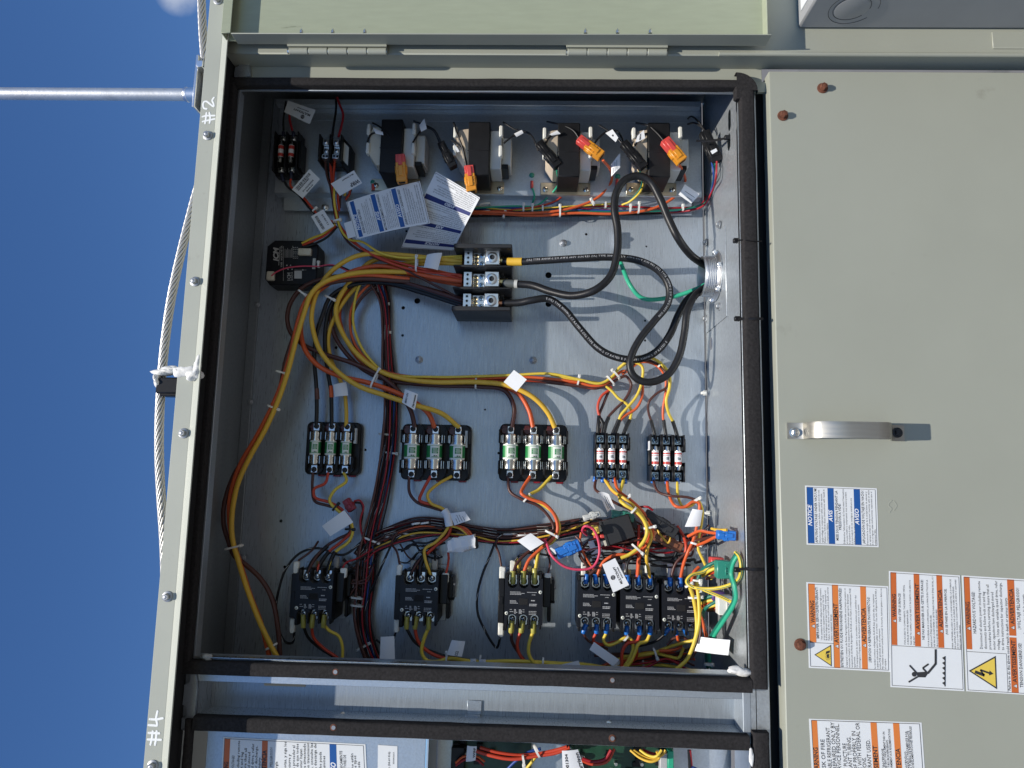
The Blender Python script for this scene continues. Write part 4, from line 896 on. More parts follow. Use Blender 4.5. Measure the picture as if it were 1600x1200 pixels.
def transformer(px, py, label, cream):
    c = Q(px, py, 92); X, Y = c.x, c.y; t = thing('transformer', label, 'transformer', (X, Y, pz), 'small transformers in a row')
    b = MB(); b.box(X - 17, Y - 46, pz, X + 17, Y + 43, 92, 1.5); b.box(X - 17.6, Y - 6, 91, X + 17.6, Y - 4.6, 92.8, .3); co_ = part('wrapped_core', b, 'tape', t)
    b = MB(); b.prism([(X - 17.2, Y - 30), (X - 24, Y - 30), (X - 36, Y - 14), (X - 36, Y + 22), (X - 32, Y + 33), (X - 17.2, Y + 35)], pz + 6, 84, bev=1.2); part('end_plate', b, cream, t)
    b = MB(); b.box(X + 17.2, Y - 31, pz + 4, X + 35, Y + 33, 82, 1.2); part('end_plate', b, 'board_white', t)
    b = MB(); b.box(X + 35.2, Y - 20, pz + 2, X + 50, Y + 27, 70, 1.2); part('terminal_board', b, 'board_white', t)
    b = MB(); b.box(X + 32, Y - 26, pz + 2, X + 46, Y - 19, 74, .8); part('socket', b, 'plastic', t)
    b = MB(); b.box(X - 43, Y - 51, pz, X + 38, Y - 30, pz + 3, .6); fl = part('foot_flange', b, 'tin', t)
    for k in (-35, 31): part('foot_screw', pan(MB(), (X + k, Y - 42, pz + 3), 4.6, 3), ['nickel', 'void'], fl)
    for sx, sy, sg in ((34, 31, 1), (34, -2, 1), (-38, 29, -1), (-38, -2, -1)):
        b = MB(); b.box(X + sx - 3, Y + sy - 10, 74, X + sx + 3, Y + sy + 8, 88, 1.4); b.box(X + sx - 1.8, Y + sy + 6, 76, X + sx + 1.8, Y + sy + 8.4, 86, .4); part('spade_boot', b, 'boot', t)
    return t
transformer(611, 226, 'wrapped black transformer nearest the cabinet top with a hanging orange plug', 'cream')
transformer(748, 230, 'wrapped black transformer second from the cabinet top', 'end_plate')
transformer(889, 232, 'wrapped black transformer third from the cabinet top', 'end_plate')
transformer(1030, 232, 'wrapped black transformer closest to the box wall', 'end_plate')
# ------------------------------------------------------------------ two-pole fuse holder and terminal block
c = Q(449, 240, 52); X, Y = c.x, c.y
t = thing('fuse_holder', 'black two-pole holder with thin red banded fuses in the dark corner', 'fuse holder', (X, Y, pz))
b = MB(); b.box(X - 20, Y - 36, pz, X + 20, Y + 36, 46, 1)
for k in (-19, 0, 19): b.box(X + k - 1, Y - 34, 45, X + k + 1, Y + 34, 62, .6)
b.box(X + 20, Y - 26, pz, X + 24, Y + 20, 56, .8); part('base', b, 'plastic', t)
for k in (-9.5, 7.5):
    b = MB(); b.cyl((X + k, Y - 9, 55), (X + k, Y + 12, 55), 4.6, n=16); f = part('fuse', b, 'paper', t)
    b = MB(); b.cyl((X + k, Y - 18, 55), (X + k, Y - 8.5, 55), 5, n=16); b.lathe((X + k, Y + 11.5, 55), (X + k, Y + 21, 55), [(0, 4.6), (.3, 4.4), (.5, 2), (1, 1.8)], 14); parts('end_cap', b, 'nickel', f)
    b = MB()
    for y0, y1 in ((5, 11), (-7.5, -2)): b.cyl((X + k, Y + y0, 55), (X + k, Y + y1, 55), 4.7, n=16, cap=False)
    parts('colour_band', b, 'fuse_red', f)
    for s in (1, -1):
        b = MB(); b.box(X + k - 5, Y + s * 27 - 4, 46, X + k + 5, Y + s * 27 + 4, 50, .5); pan(b, (X + k, Y + s * 27, 50), 3.8, 2); part('terminal_screw', b, ['steel', 'void'], t)
c = Q(518, 233, 62); X, Y = c.x, c.y
t = thing('terminal_block', 'black two-pole terminal block with bright stepped silver lugs', 'terminal block', (X, Y, pz))
b = MB(); b.box(X - 19, Y - 24, pz, X + 16, Y + 22, 46, 1)
for k in (-18, -1, 17): b.box(X + k - 1.2, Y - 24, 45, X + k + 1.2, Y + 22, 70, .6)
b.prism([(X + 17, Y + 22), (X + 30, Y + 8), (X + 30, Y - 40), (X + 17, Y - 26)], pz, 58, bev=1); part('base', b, 'plastic', t)
b = MB(); b.prism([(X + 18.6, Y + 14), (X + 27, Y + 5), (X + 27, Y - 26), (X + 18.6, Y - 17)], 58, 58.4); part('rating_label', b, 'nylon_dim', t)
for k in (-9.5, 7.5):
    b = MB(); b.box(X + k - 5, Y + 6, 45, X + k + 5, Y + 17, 64, .6); b.box(X + k - 5, Y - 7, 45, X + k + 5, Y + 5.6, 58, .6); b.box(X + k - 6, Y - 16, 45, X + k + 5.4, Y - 8, 62, .6); lg = part('lug', b, 'aluminium', t)
    part('set_screw', pan(MB(), (X + k, Y + 11.5, 64), 3.6, 1.6), ['screw', 'void'], lg); part('set_screw', pan(MB(), (X + k, Y - .5, 58), 3.6, 1.6), ['screw', 'void'], lg)
    b = MB()
    for e in (-2.6, 2.6): b.cyl((X + k + e, Y - 12, 62), (X + k + e, Y - 12, 62.3), 1.9, n=12)
    parts('wire_hole', b, 'void', lg)
# ------------------------------------------------------------------ phase monitor module
A = Q(418, 375, 36); B_ = Q(494, 446, 36)
t = thing('monitor_module', 'black square monitor module with white printing in the shaded corner', 'control module', ((A.x + B_.x) / 2, (A.y + B_.y) / 2, 0))
b = MB(); b.prism([(A.x + 12, A.y), (B_.x - 14, A.y), (B_.x - 2, A.y - 6), (B_.x, A.y - 14), (B_.x, B_.y), (A.x + 8, B_.y), (A.x, B_.y + 10), (A.x, A.y - 10)], 0, 36, bev=2); part('housing', b, 'plastic_navy', t)
b = MB(); b.box(B_.x - 8, A.y - 30, 36, B_.x - 3, A.y - 48, 37, .3); part('bracket_edge', b, 'nylon_dim', t)
S = Sheet([(424, 440, 36.3), (424, 380, 36.3), (482, 380, 36.3), (482, 440, 36.3)]); b = MB()
S.text(b, 'ICM', .53, .19, .19, fit=.36, bold=.04, ital=.2, res=3); S.line(b, .42, .2, .9, .235, .7)
for s_, a, y, sz, w in (('MADE IN THE USA', .55, .30, .07, .38), ('POWER', .38, .30, .07, .13), ('ICM', .03, .52, .13, .2), ('MONITOR', .03, .58, .06, .22)): S.text(b, s_, a, y, sz, fit=w)
S.line(b, .02, .325, .92, .325, .5); rng = random.Random(4)
for i in range(7): S.line(b, .62, .37 + i * .035, .62 + rng.uniform(.2, .32), .37 + i * .035, .5)
for i in range(3): S.text(b, 'L1 L2 L3', .60, .62 + i * .05, .05, fit=.3)
S.rect(b, .08, .62, .28, .82, .1); S.line(b, .3, .62, .3, .95, .4)
for a, y in ((.42, .42), (.42, .52), (.32, .45), (.32, .56), (.3, .85)): S.pol(b, [(a + .02 * math.cos(i), y + .02 * math.sin(i)) for i in range(6)], 0, .3)
part('cover_print', b, 'print_dim', t, smooth=0)
for pts in (((466, 388, 486, 399)), ((417, 424, 428, 438))):
    a_, b2 = Q(pts[0], pts[1], 40), Q(pts[2], pts[3], 40); b = MB(); b.box(a_.x, b2.y, 34, b2.x, a_.y, 42, 1.2)
    for k in range(3): b.box(a_.x + 2 + k * 3, b2.y + 1.5, 41, a_.x + 3.2 + k * 3, a_.y - 1.5, 42.6, .2)
    part('plug', b, 'cream', t)
# ------------------------------------------------------------------ plug-in relay
c = Q(968, 826, 52); X, Y = c.x, c.y
t = thing('relay', 'dark cube relay with brass spade tabs hanging amid the wiring', 'relay', (X, Y, 20))
b = MB(); i0 = 0; b.box(-24, -19, 18, 20, 17, 52, 1.2); b.box(20, -8, 26, 28, 8, 44, 1); b.box(-25.5, -19.6, 18, -22, 17.6, 53, .5)
R_ = Matrix.Translation((X, Y, 0)) @ Matrix.Rotation(math.radians(19), 4, 'Z')
b.xf(R_); part('case', b, 'plastic_grey', t)
for k in ((-30, 8), (-24, -14)):
    b = MB(); b.box(k[0] - 5, k[1] - 4, 50, k[0] + 6, k[1] + 4, 51, .2); b.box(k[0] - 9, k[1] - 2, 46, k[0] - 4, k[1] + 4, 47, .2); b.xf(R_); parts('spade_tab', b, 'cream', t)
for k, m_ in (((-36, -2), 'conn_red'), ((-27, -4), 'conn_red'), ((-41, 5), 'plastic'), ((-38, -12), 'plastic')):
    b = MB(); b.box(k[0] - 4, k[1] - 3.4, 34, k[0] + 4, k[1] + 3.4, 46, 1.4); b.xf(R_); part('socket_shell', b, m_, t)
# ------------------------------------------------------------------ wires
def path(s, h):
    pts = []
    for w in s.split():
        c = [float(v) for v in w.split(',')]; pts.append(c)
    known = [(i, p[2]) for i, p in enumerate(pts) if len(p) > 2]
    hs = []
    for i, p in enumerate(pts):
        if len(p) > 2: hs.append(p[2]); continue
        lo = [k for k in known if k[0] < i]; hi = [k for k in known if k[0] > i]
        mid = h
        if lo and i - lo[-1][0] < 2 and not (hi and hi[0][0] - i < 2): hs.append((lo[-1][1] + h) / 2)
        elif hi and hi[0][0] - i < 2: hs.append((hi[0][1] + h) / 2)
        else: hs.append(mid)
    return [Q(p[0], p[1], z) for p, z in zip(pts, hs)]
def tie(px, py, ang, hw, h, t, m_='nylon', head=1, hh=None, name='cable_tie'):
    c = Q(px, py, h); a = math.radians(-ang); d = Vector((math.cos(a), math.sin(a), 0)); e = Vector((-math.sin(a), math.cos(a), 0)); hh = hh or max(2.2, hw * .55)
    b = MB(); n = 20; V = []
    for i in range(n):
        w = 2 * math.pi * i / n
        sx, sz = math.cos(w), math.sin(w); sx = math.copysign(abs(sx) ** .7, sx); sz = math.copysign(abs(sz) ** .7, sz)
        for k, rr in ((-1, 0), (1, 0), (1, .9), (-1, .9)): V.append(c + e * sx * (hw + rr) + Vector((0, 0, sz * (hh + rr))) + d * k * 1.35)
    b.add(V, [(i * 4 + k, i * 4 + (k + 1) % 4, ((i + 1) % n) * 4 + (k + 1) % 4, ((i + 1) % n) * 4 + k) for i in range(n) for k in range(4)])
    if head:
        i0 = len(b.v); b.box(-2.3, -2.4, -2, 2.3, 2.6, 3, .7); b.box(-1.1, -.4, 2.6, 1.1, .5, 4.6 + 2 * (head > 1), .2)
        mt = Matrix.Translation(c + e * (hw * (1 if head > 0 else -1) * .9) + Vector((0, 0, hh * .55))) @ Matrix.Rotation(a, 4, 'Z'); b.xf(mt, i0)
    return part(name, b, m_, t, smooth=30)
def crimp(t, p, q, r, m_, name='crimp_sleeve'):
    p = Vector(p); q = Vector(q); b = MB(); b.lathe(p, q, [(0, r * .85), (.06, r), (.3, r * .92), (.45, r * 1.02), (.9, r * .95), (1, r * .8)], 12); return part(name, b, m_, t)
def harness(label, wires, ties=(), crimps=(), boots=(), cat='wiring', name='wire_harness', group='wire bundles'):
    P0 = path(wires[0][2], wires[0][3])[0]
    t = thing(name, label, cat, P0, group)
    for w in wires:
        m_, r, s_, h = w[:4]; P = spline(path(s_, h), 7); b = MB(); b.tube(P, r, 10 if r > 2 else 7); o = part('wire', b, m_, t, smooth=70)
        if len(w) > 4:   # tracer stripe or end sleeves
            for ex in w[4]:
                if ex[0] == 'stripe':
                    bb = MB(); n = len(P); off = r * 1.005
                    i = 1
                    while i < n - 3:
                        seg = []
                        for k in range(i, min(i + ex[2], n - 1)):
                            tn = (P[k + 1] - P[k - 1]).normalized(); e = Vector((0, 0, 1)) - tn * tn.z; e.normalize(); g = tn.cross(e); a = ex[3] * (k - i) - .6 if ex[3] else 0
                            seg.append(P[k] + (e * math.cos(a) + g * math.sin(a)) * off)
                        if len(seg) > 1: bb.tube(seg, r * .22, 4)
                        i += ex[2] + ex[4]
                    if bb.v: part('tracer_stripe', bb, ex[1], o, kind='stuff')
                if ex[0] == 'sleeve':
                    Q_ = spline(path(ex[2], h), 6); bb = MB(); bb.tube(Q_, r + ex[3], 10); part('sleeve', bb, ex[1], o, smooth=70)
    for ti in ties: tie(*ti[:5], t, *ti[5:])
    for x, y, x2, y2, h, r, m_ in crimps: crimp(t, Q(x, y, h), Q(x2, y2, h), r, m_)
    for x, y, w_, l_, h, m_ in boots:
        p = Q(x, y, h); b = MB(); b.box(p.x - w_ / 2, p.y - l_ / 2, h - 4, p.x + w_ / 2, p.y + l_ / 2, h + 3, 1.2); b.box(p.x - w_ * .3, p.y - l_ / 2 - .5, h + 2.6, p.x + w_ * .3, p.y + l_ * .2, h + 3.4, .3); part('terminal_boot', b, m_, t)
    return t
K_ = 'wK'; SL = 'rubber'
def st(m_, on=6, tw=.35, off=5): return ('stripe', m_, on, tw, off)
# feeders from the distribution block
harness('two black wires and one yellow wire curving to the slim fuse block', [
    (K_, 3.3, '722,478,46 660,458 600,442 548,446 517,463 504,492 494,525 491,560 494,600 495,640 494,668,26', 34, [('sleeve', 'wb', '495,607,34 495.5,616,34 496,624,34', .25)]),
    (K_, 3.3, '722,474,48 640,448 570,440 532,457 516,480 509,510 508,545 512,580 517,610 518,640 518,668,26', 30, [('sleeve', 'wO', '516.5,603,30 517.5,612,30 518,621,30', .25)]),
    ('wY', 3.3, '722,411,48 640,414 590,424 548,458 521,500 513,530 517,560 529,588 538,612 541,640 541,668,26', 26)],
    ties=[(516, 466, 115, 9, 40, 'nylon', 1)])
harness('thick brown, orange and yellow wires looping to the shaded fat fuse block', [
    ('wB', 3.7, '722,470,50 660,450 600,434 540,431 500,437 470,452 453,476 449,500 456,522 478,541 512,555 550,567 598,590 628,618 643,645 648,668,26', 34),
    ('wO', 3.9, '722,440,50 650,428 600,416 560,421 522,438 492,460 476,485 470,512 476,545 497,571 532,588 575,598 618,613 650,630 670,647 679,668,26', 44),
    ('wY', 3.9, '722,409,52 680,404 620,398 572,397 545,405 516,426 496,455 487,490 490,520 502,551 528,581 562,604 602,618 645,632 690,646 717,668,26', 54)],
    ties=[(584, 597, 20, 13, 44, 'nylon', 0)])
harness('thick brown, orange and yellow wires running to the sunlit edge fuse block', [
    ('wB', 3.5, '722,478,46 640,451 572,441 532,456 517,482 520,516 536,546 566,576 602,593 680,602 745,604 788,610 803,636 800,668,26', 24),
    ('wO', 3.5, '722,446,46 690,440 600,426 546,450 530,490 541,531 571,571 622,594 700,599 762,599 808,614 826,640 833,668,26', 20),
    ('wY', 3.9, '722,413,50 640,405 600,403 578,410 547,440 528,470 525,491 536,522 557,552 592,579 632,592 680,597 745,597 792,602 832,620 856,645 867,668,26', 34)],
    ties=[(589, 586, 25, 11, 34, 'nylon', 1), (744, 596, 2, 11, 24, 'nylon', 2)])
harness('thin yellow, orange and brown leads fanning into the small red fuse block', [
    ('wy', 2.2, '722,403,52 640,410 600,416 575,429 560,450 553,480 552,505 561,535 577,560 604,583 680,589 745,588 802,586 860,584 905,593 938,599 957,588 968,575 985,566 1003,572 1002,600 994,620 981,636 970,649 966,660,30 958,676,30', 32, [('sleeve', SL, '967,656,32 963,665,31 957,679,30', .9)]),
    ('wO', 2.2, '722,432,50 660,420 632,424 590,436 565,456 550,480 547,510 556,540 577,565 604,581 660,590 745,592 820,589 900,597 927,603 946,600 961,588 973,580 990,584 1003,600 1003,620 994,638 976,650 967,660,30 961,676,30', 28, [('sleeve', SL, '968,656,30 965,665,30 960,679,30', .9)]),
    ('wB', 2.2, '722,466,46 660,448 620,441 582,451 558,476 548,505 553,536 582,576 640,588 745,591 820,592 900,602 930,605 950,602 966,592 978,588 986,600 984,611 975,626 960,641 950,653 944,675,30', 26, [('sleeve', SL, '951,652,28 947,662,30 943,679,30', .9)]),
    ('wR', 2.2, '640,592,18 745,595 820,594 900,600 926,606 944,603 955,606 940,619 934,636 937,651 941,660 939,676,30', 24, [('sleeve', SL, '938,654,28 942,663,30 940,679,30', .9)]),
    ('wB', 2.2, '660,593,16 745,597 820,595 900,603 930,607 952,603 945,626 937,646 935,657 934,676,30', 20, [('sleeve', SL, '936,650,26 935,662,30 934,679,30', .9)]),
    ('wy', 2.2, '860,585,26 905,595 940,600 955,610 966,622 979,631 986,641 985,653 980,664,30 975,676,30', 26, [('sleeve', SL, '984,656,28 979,666,30 974,679,30', .9)])],
    ties=[(904, 594, 12, 7, 28, 'nylon', 1), (954, 595, -42, 9, 30, 'nylon', 0), (962, 585, -42, 9, 32, 'nylon', 1)])
harness('yellow, brown and orange leads dropping into the fuse block by the box wall', [
    ('wy', 2.3, '966,576,30 984,562 1002,557 1022,561 1036,571 1046,586 1046,606 1041,626 1045,646 1053,662,30 1059,684,30', 46, [('sleeve', SL, '1051,658,34 1055,670,30 1060,688,30', .7)]),
    ('wB', 2.0, '975,582,28 1000,562 1022,566 1040,580 1042,604 1026,615 1014,628 1013,642 1018,660,30 1024,684,30', 40, [('sleeve', SL, '1017,656,32 1021,670,30 1025,688,30', .7)]),
    ('wO', 2.0, '972,585,26 1002,566 1024,570 1039,588 1040,612 1036,640 1037,660,30 1042,684,30', 36, [('sleeve', SL, '1037,656,32 1039,670,30 1042,688,30', .7)])],
    ties=[(1032, 568, 35, 6, 42, 'nylon', 1)])
harness('yellow, orange and brown wires descending along the dark upper wall', [
    ('wB', 3.7, '640,440,40 560,436 505,446 480,466 461,520 447,562 434,622 418,662 388,706 364,746 350,790 350,822 357,845 366,868 386,884 408,905 425,935 434,980 438,1032', 58),
    ('wY', 3.9, '650,425,44 560,426 508,440 487,458 475,490 463,530 450,580 435,625 415,670 390,715 372,755 363,800 363,840 371,872 386,920 405,970 424,1010 437,1034', 66),
    ('wO', 3.7, '640,436,40 560,430 505,444 478,470 465,505 452,560 432,620 402,680 376,725 361,770 358,805 363,842 376,882 391,930 408,975 422,1030', 60)],
    ties=[(473, 458, 125, 8, 56, 'nylon', 1), (440, 582, 105, 9, 60, 'nylon', 1), (428, 637, 110, 10, 62, 'nylon', 1), (366, 855, 75, 13, 62, 'nylon', 1), (424, 1010, 60, 9, 62, 'nylon', 0)])
# dark trunks
rng = random.Random(11)
def bundle(base, cols, r, spread, h0, hs, amp=1.6):
    pts = [tuple(map(float, w.split(','))) for w in base.split()]; out = []
    n = len(cols); perm = list(range(n)); rng.shuffle(perm)
    for i, m_ in enumerate(cols):
        off = (i - (n - 1) / 2) / max(1, n - 1) * 2; q = []
        for j, p in enumerate(pts):
            a = pts[max(0, j - 1)]; c = pts[min(len(pts) - 1, j + 1)]; d = Vector((c[0] - a[0], c[1] - a[1])).normalized()
            o_ = off * spread * (p[2] if len(p) > 2 else 1) + rng.uniform(-amp, amp)
            q.append('%.1f,%.1f' % (p[0] - d.y * o_, p[1] + d.x * o_))
        h = h0 + hs * (perm[i] / max(1, n - 1))
        q0 = q[0] + ',%.1f' % h; out.append((m_, r if isinstance(r, (int, float)) else rng.choice(r), ' '.join([q0] + q[1:]), h, [st('wW', 5, .4, 9)] if m_ == 'wK*' else []))
    return out
def fixk(ws): return [(('wK' if w[0] == 'wK*' else 'wB' if w[0] == 'wB*' else w[0]),) + w[1:4] + ([st('wW', 4, .5, 8)] if w[0].endswith('*') else [],) for w in ws]
harness('dark trunk of many thin wires crossing the back plate between the fuse blocks', fixk(bundle(
    '588,436 600,470,.7 603,515,.55 606,570,.8 611,620,.9 609,680,.9 602,735,1 592,785,1 581,830,1 574,870,1.3 570,920,1.2 566,960,1.1 572,1000,1 588,1042,1',
    ['wK', 'wB', 'wr', 'wN', 'wK*', 'wU', 'wB', 'wK', 'wr', 'wB*', 'wK', 'wN', 'wB', 'wK*', 'wB', 'wb', 'wB'], [1.2, 1.4, 1.6], 12, 8, 24)),
    ties=[(601, 476, 85, 7, 14, 'nylon', 1), (604, 520, 88, 6, 14, 'nylon', 1), (603, 679, 95, 11, 16, 'nylon_dim', 1), (612, 708, 95, 10, 18, 'nylon_dim', 1), (580, 843, 110, 15, 20, 'nylon', 1), (558, 934, 95, 9, 30, 'nylon_dim', 0), (558, 946, 95, 9, 30, 'nylon_dim', 0), (568, 1010, 60, 12, 22, 'nylon_dim', 1)])
harness('dark trunk of brown and black wires running beside the contactors below the fuses', fixk(bundle(
    '562,872,.7 578,852 608,838 650,826,1.1 692,824,.9 740,833,.8 790,838,.9 840,834,.9 880,826,.8 915,820,.8 940,822,.8',
    ['wB', 'wK', 'wB*', 'wr', 'wB', 'wK*', 'wB', 'wK', 'wB*', 'wb', 'wB', 'wK*', 'wB', 'wK', 'wN', 'wB*', 'wB', 'wr', 'wK*'], [1.2, 1.5], 14, 8, 22)) + [
    ('wY', 1.5, '584,858,22 610,846 650,833 700,834 745,839 775,846 810,844 845,839 880,831 905,822 925,812 930,808', 28), ('wO', 1.6, '600,845,20 640,826 670,822 690,828,20', 30)],
    ties=[(638, 834, 100, 12, 18, 'nylon_dim', 0), (650, 818, 80, 6, 28, 'nylon', 0), (664, 817, 80, 6, 28, 'nylon', 0), (741, 829, 95, 12, 18, 'nylon_dim', 0), (795, 834, 88, 13, 18, 'nylon_dim', 0), (816, 836, 88, 11, 20, 'nylon', 1), (830, 834, 88, 10, 20, 'nylon', 1), (720, 833, 88, 8, 18, 'nylon_dim', 0), (604, 838, 100, 9, 18, 'nylon', 0)])
# under the slim fuse block
harness('brown, red and yellow leads from the slim fuse block down to the first contactor', [
    ('wB', 2.3, '489,738,26 488,765 492,783 512,790 532,796 546,815 546,832 528,842 508,855 490,876 479,900,52', 34, [('sleeve', SL, '512,853,34 500,864,36 488,878,42 478,901,52', .9)]),
    ('wR', 2.3, '513,738,26 508,755 491,764 492,777 515,785 534,796 548,815 549,830 534,846 514,862 500,880 494,900,52', 38, [('sleeve', SL, '514,862,38 506,872,42 498,886,46 494,901,52', .9)]),
    ('wy', 2.4, '537,738,26 541,752 523,766 515,782 527,797 546,812 551,830 545,846 524,863 515,882 511,900,52', 42, [('sleeve', SL, '524,862,42 518,873,44 513,888,48 511,901,52', .9)])],
    ties=[(525, 792, 40, 7, 40, 'wK', 1), (547, 827, 90, 7, 42, 'wK', 1)])
harness('brown, red and yellow leads from the shaded fuse block to the second contactor', [
    ('wB', 2.3, '639,744,26 640,770 652,785 678,794 698,802 702,822 692,840 668,863 652,880 640,902,52', 34, [('sleeve', SL, '662,868,36 650,882,42 640,903,52', .9)]),
    ('wR', 2.5, '673,744,26 660,768 656,782 680,790 697,800 704,822 699,838 684,850 665,868 656,884 656,902,52', 40, [('sleeve', SL, '662,872,42 657,884,46 656,903,52', .9)]),
    ('wY', 2.4, '706,744,26 682,758 668,773 673,786 692,795 702,806 700,824 682,846 664,858 664,872 674,902,52', 44, [('sleeve', SL, '664,866,44 667,882,46 674,903,52', .9)])])
harness('brown, orange and yellow leads from the sunlit fuse block to the third contactor', [
    ('wB', 2.3, '793,744,26 797,768 815,780 840,790 858,808 865,826 855,845 826,862 808,880 802,896,52', 38),
    ('wO', 2.6, '829,744,26 818,761 815,771 830,780 852,788 868,808 871,830 860,846 842,860 826,876 818,896,52', 48),
    ('wy', 2.5, '862,744,26 842,765 826,775 846,787 866,803 874,826 864,846 844,858 839,876 836,896,52', 46)],
    ties=[(823, 778, 40, 7, 42, 'nylon', 1), (862, 834, 115, 10, 48, 'nylon', 1)],
    crimps=[(801.5, 892, 801.5, 913, 54, 4, 'crimp_yellow'), (818, 892, 818, 913, 54, 4, 'crimp_yellow'), (835.5, 888, 835, 913, 54, 4, 'crimp_yellow')])
# contactor tails towards the sill
harness('black, red and yellow tails leaving the first contactor at the sill', [
    (K_, 2.2, '474,978,52 481,995 496,1010 521,1026 540,1040', 40), ('wR', 2.3, '487,978,52 490,996 506,1013 526,1027 545,1044', 44), ('wy', 2.4, '506,976,52 514,985 529,994 535,1010 534,1040', 48)],
    crimps=[(474, 960, 474, 981, 54, 4, 'crimp_yellow'), (489, 960, 487, 981, 54, 4, 'crimp_yellow'), (507, 960, 505, 981, 54, 4, 'crimp_yellow')])
harness('black, red and yellow tails from the second contactor running along the sill', [
    (K_, 2.3, '634,980,52 650,1005 682,1021 722,1030 770,1037 820,1044', 44), ('wR', 2.6, '648,980,52 653,1001 669,1018 692,1028 740,1036 800,1041 850,1046', 48), ('wy', 2.8, '670,980,52 662,1000 659,1020 667,1032 682,1034 702,1029 742,1034 792,1033 832,1034 880,1037', 52)],
    ties=[(698, 1027, 0, 8, 52, 'nylon', 1), (750, 1033, 5, 8, 50, 'nylon_dim', 0), (848, 1037, 5, 8, 50, 'nylon', 0)],
    crimps=[(636, 963, 635, 983, 54, 4, 'crimp_yellow'), (651, 963, 648, 983, 54, 4, 'crimp_yellow'), (669.5, 963, 670, 984, 54, 4, 'crimp_yellow')])
harness('brown, red and yellow tails from the third contactor running along the sill', [
    ('wB', 2.4, '799,988,52 800,1002 809,1018 822,1034 840,1046', 46), ('wR', 2.5, '813,988,52 808,1008 814,1026 832,1041 860,1047', 50), ('wy', 2.7, '833,988,52 827,1004 826,1020 833,1034 846,1040 872,1037 910,1038 950,1044', 54)],
    crimps=[(800, 970, 798.5, 989, 54, 4.2, 'crimp_yellow'), (817, 970, 814, 989, 54, 4.2, 'crimp_yellow'), (834, 970, 833.5, 990, 54, 4.2, 'crimp_yellow')])
# coil and auxiliary leads
harness('black striped coil loop around the first contactor', [
    (K_, 1.9, '566,846,26 540,866 524,866 505,858 488,857 466,866 446,890 436,920 431,952 436,986 446,1003 457,1004 460,988,40', 34, [st('wW', 4, .5, 9)]),
    ('wB', 1.7, '497,846,22 492,854 484,863 466,876,50', 40), (K_, 1.6, '548,846,26 536,852 524,862,40', 34), ('wr', 1.5, '582,858,26 560,872 540,880 533,895,46', 40), (K_, 1.5, '582,862,26 556,878 534,897,44', 36)],
    boots=[(463, 889, 8, 22, 52, 'boot'), (457.5, 977, 8, 20, 50, 'boot'), (490, 880, 8, 16, 24, 'nylon_dim'), (526, 880, 8, 20, 22, 'nylon_dim'), (537, 895, 10, 14, 46, 'boot')])
harness('black striped coil loop around the second contactor', [
    (K_, 1.8, '628,834,26 614,848 602,872 590,900 578,925,24', 32, [st('wW', 4, .5, 9)]), ('wB', 1.7, '622,830,26 612,848 620,862 625,884,50', 36),
    (K_, 1.7, '588,1000,26 598,1006 612,1003 619,986,48', 40), (K_, 1.7, '696,848,36 680,853 655,862 645,874,26', 34), (K_, 1.8, '684,842,30 680,856 680,876,26', 30), ('wR', 1.8, '700,860,34 701,872 700,882 696,900,46', 40)],
    boots=[(624, 894, 8, 22, 52, 'boot'), (620, 976, 8, 20, 50, 'boot'), (646, 884, 9, 18, 24, 'nylon_dim'), (679, 884, 9, 20, 24, 'nylon_dim'), (696, 903, 10, 14, 46, 'boot')])
harness('black striped coil loop around the third contactor', [
    (K_, 1.9, '785,833,26 774,848 765,870 753,900 746,930 747,960 758,985 768,1003 776,1012 780,1003 782,990,48', 34, [st('wW', 4, .5, 9)]), ('wB', 1.7, '782,836,26 775,850 780,866 784,890,50', 38),
    (K_, 1.6, '875,868,30 858,868 830,864 812,868 802,880,26', 34), ('wB', 1.5, '852,858,26 858,872 859,884 854,902,46', 40), (K_, 1.5, '834,858,26 835,868 838,878,24', 28)],
    boots=[(785, 897, 9, 22, 52, 'boot'), (783, 983, 9, 20, 50, 'boot'), (801, 886, 8, 20, 26, 'boot'), (838, 884, 8, 20, 22, 'nylon_dim'), (811, 880, 6, 14, 30, 'sign_yellow'), (856, 904, 10, 16, 46, 'boot')])
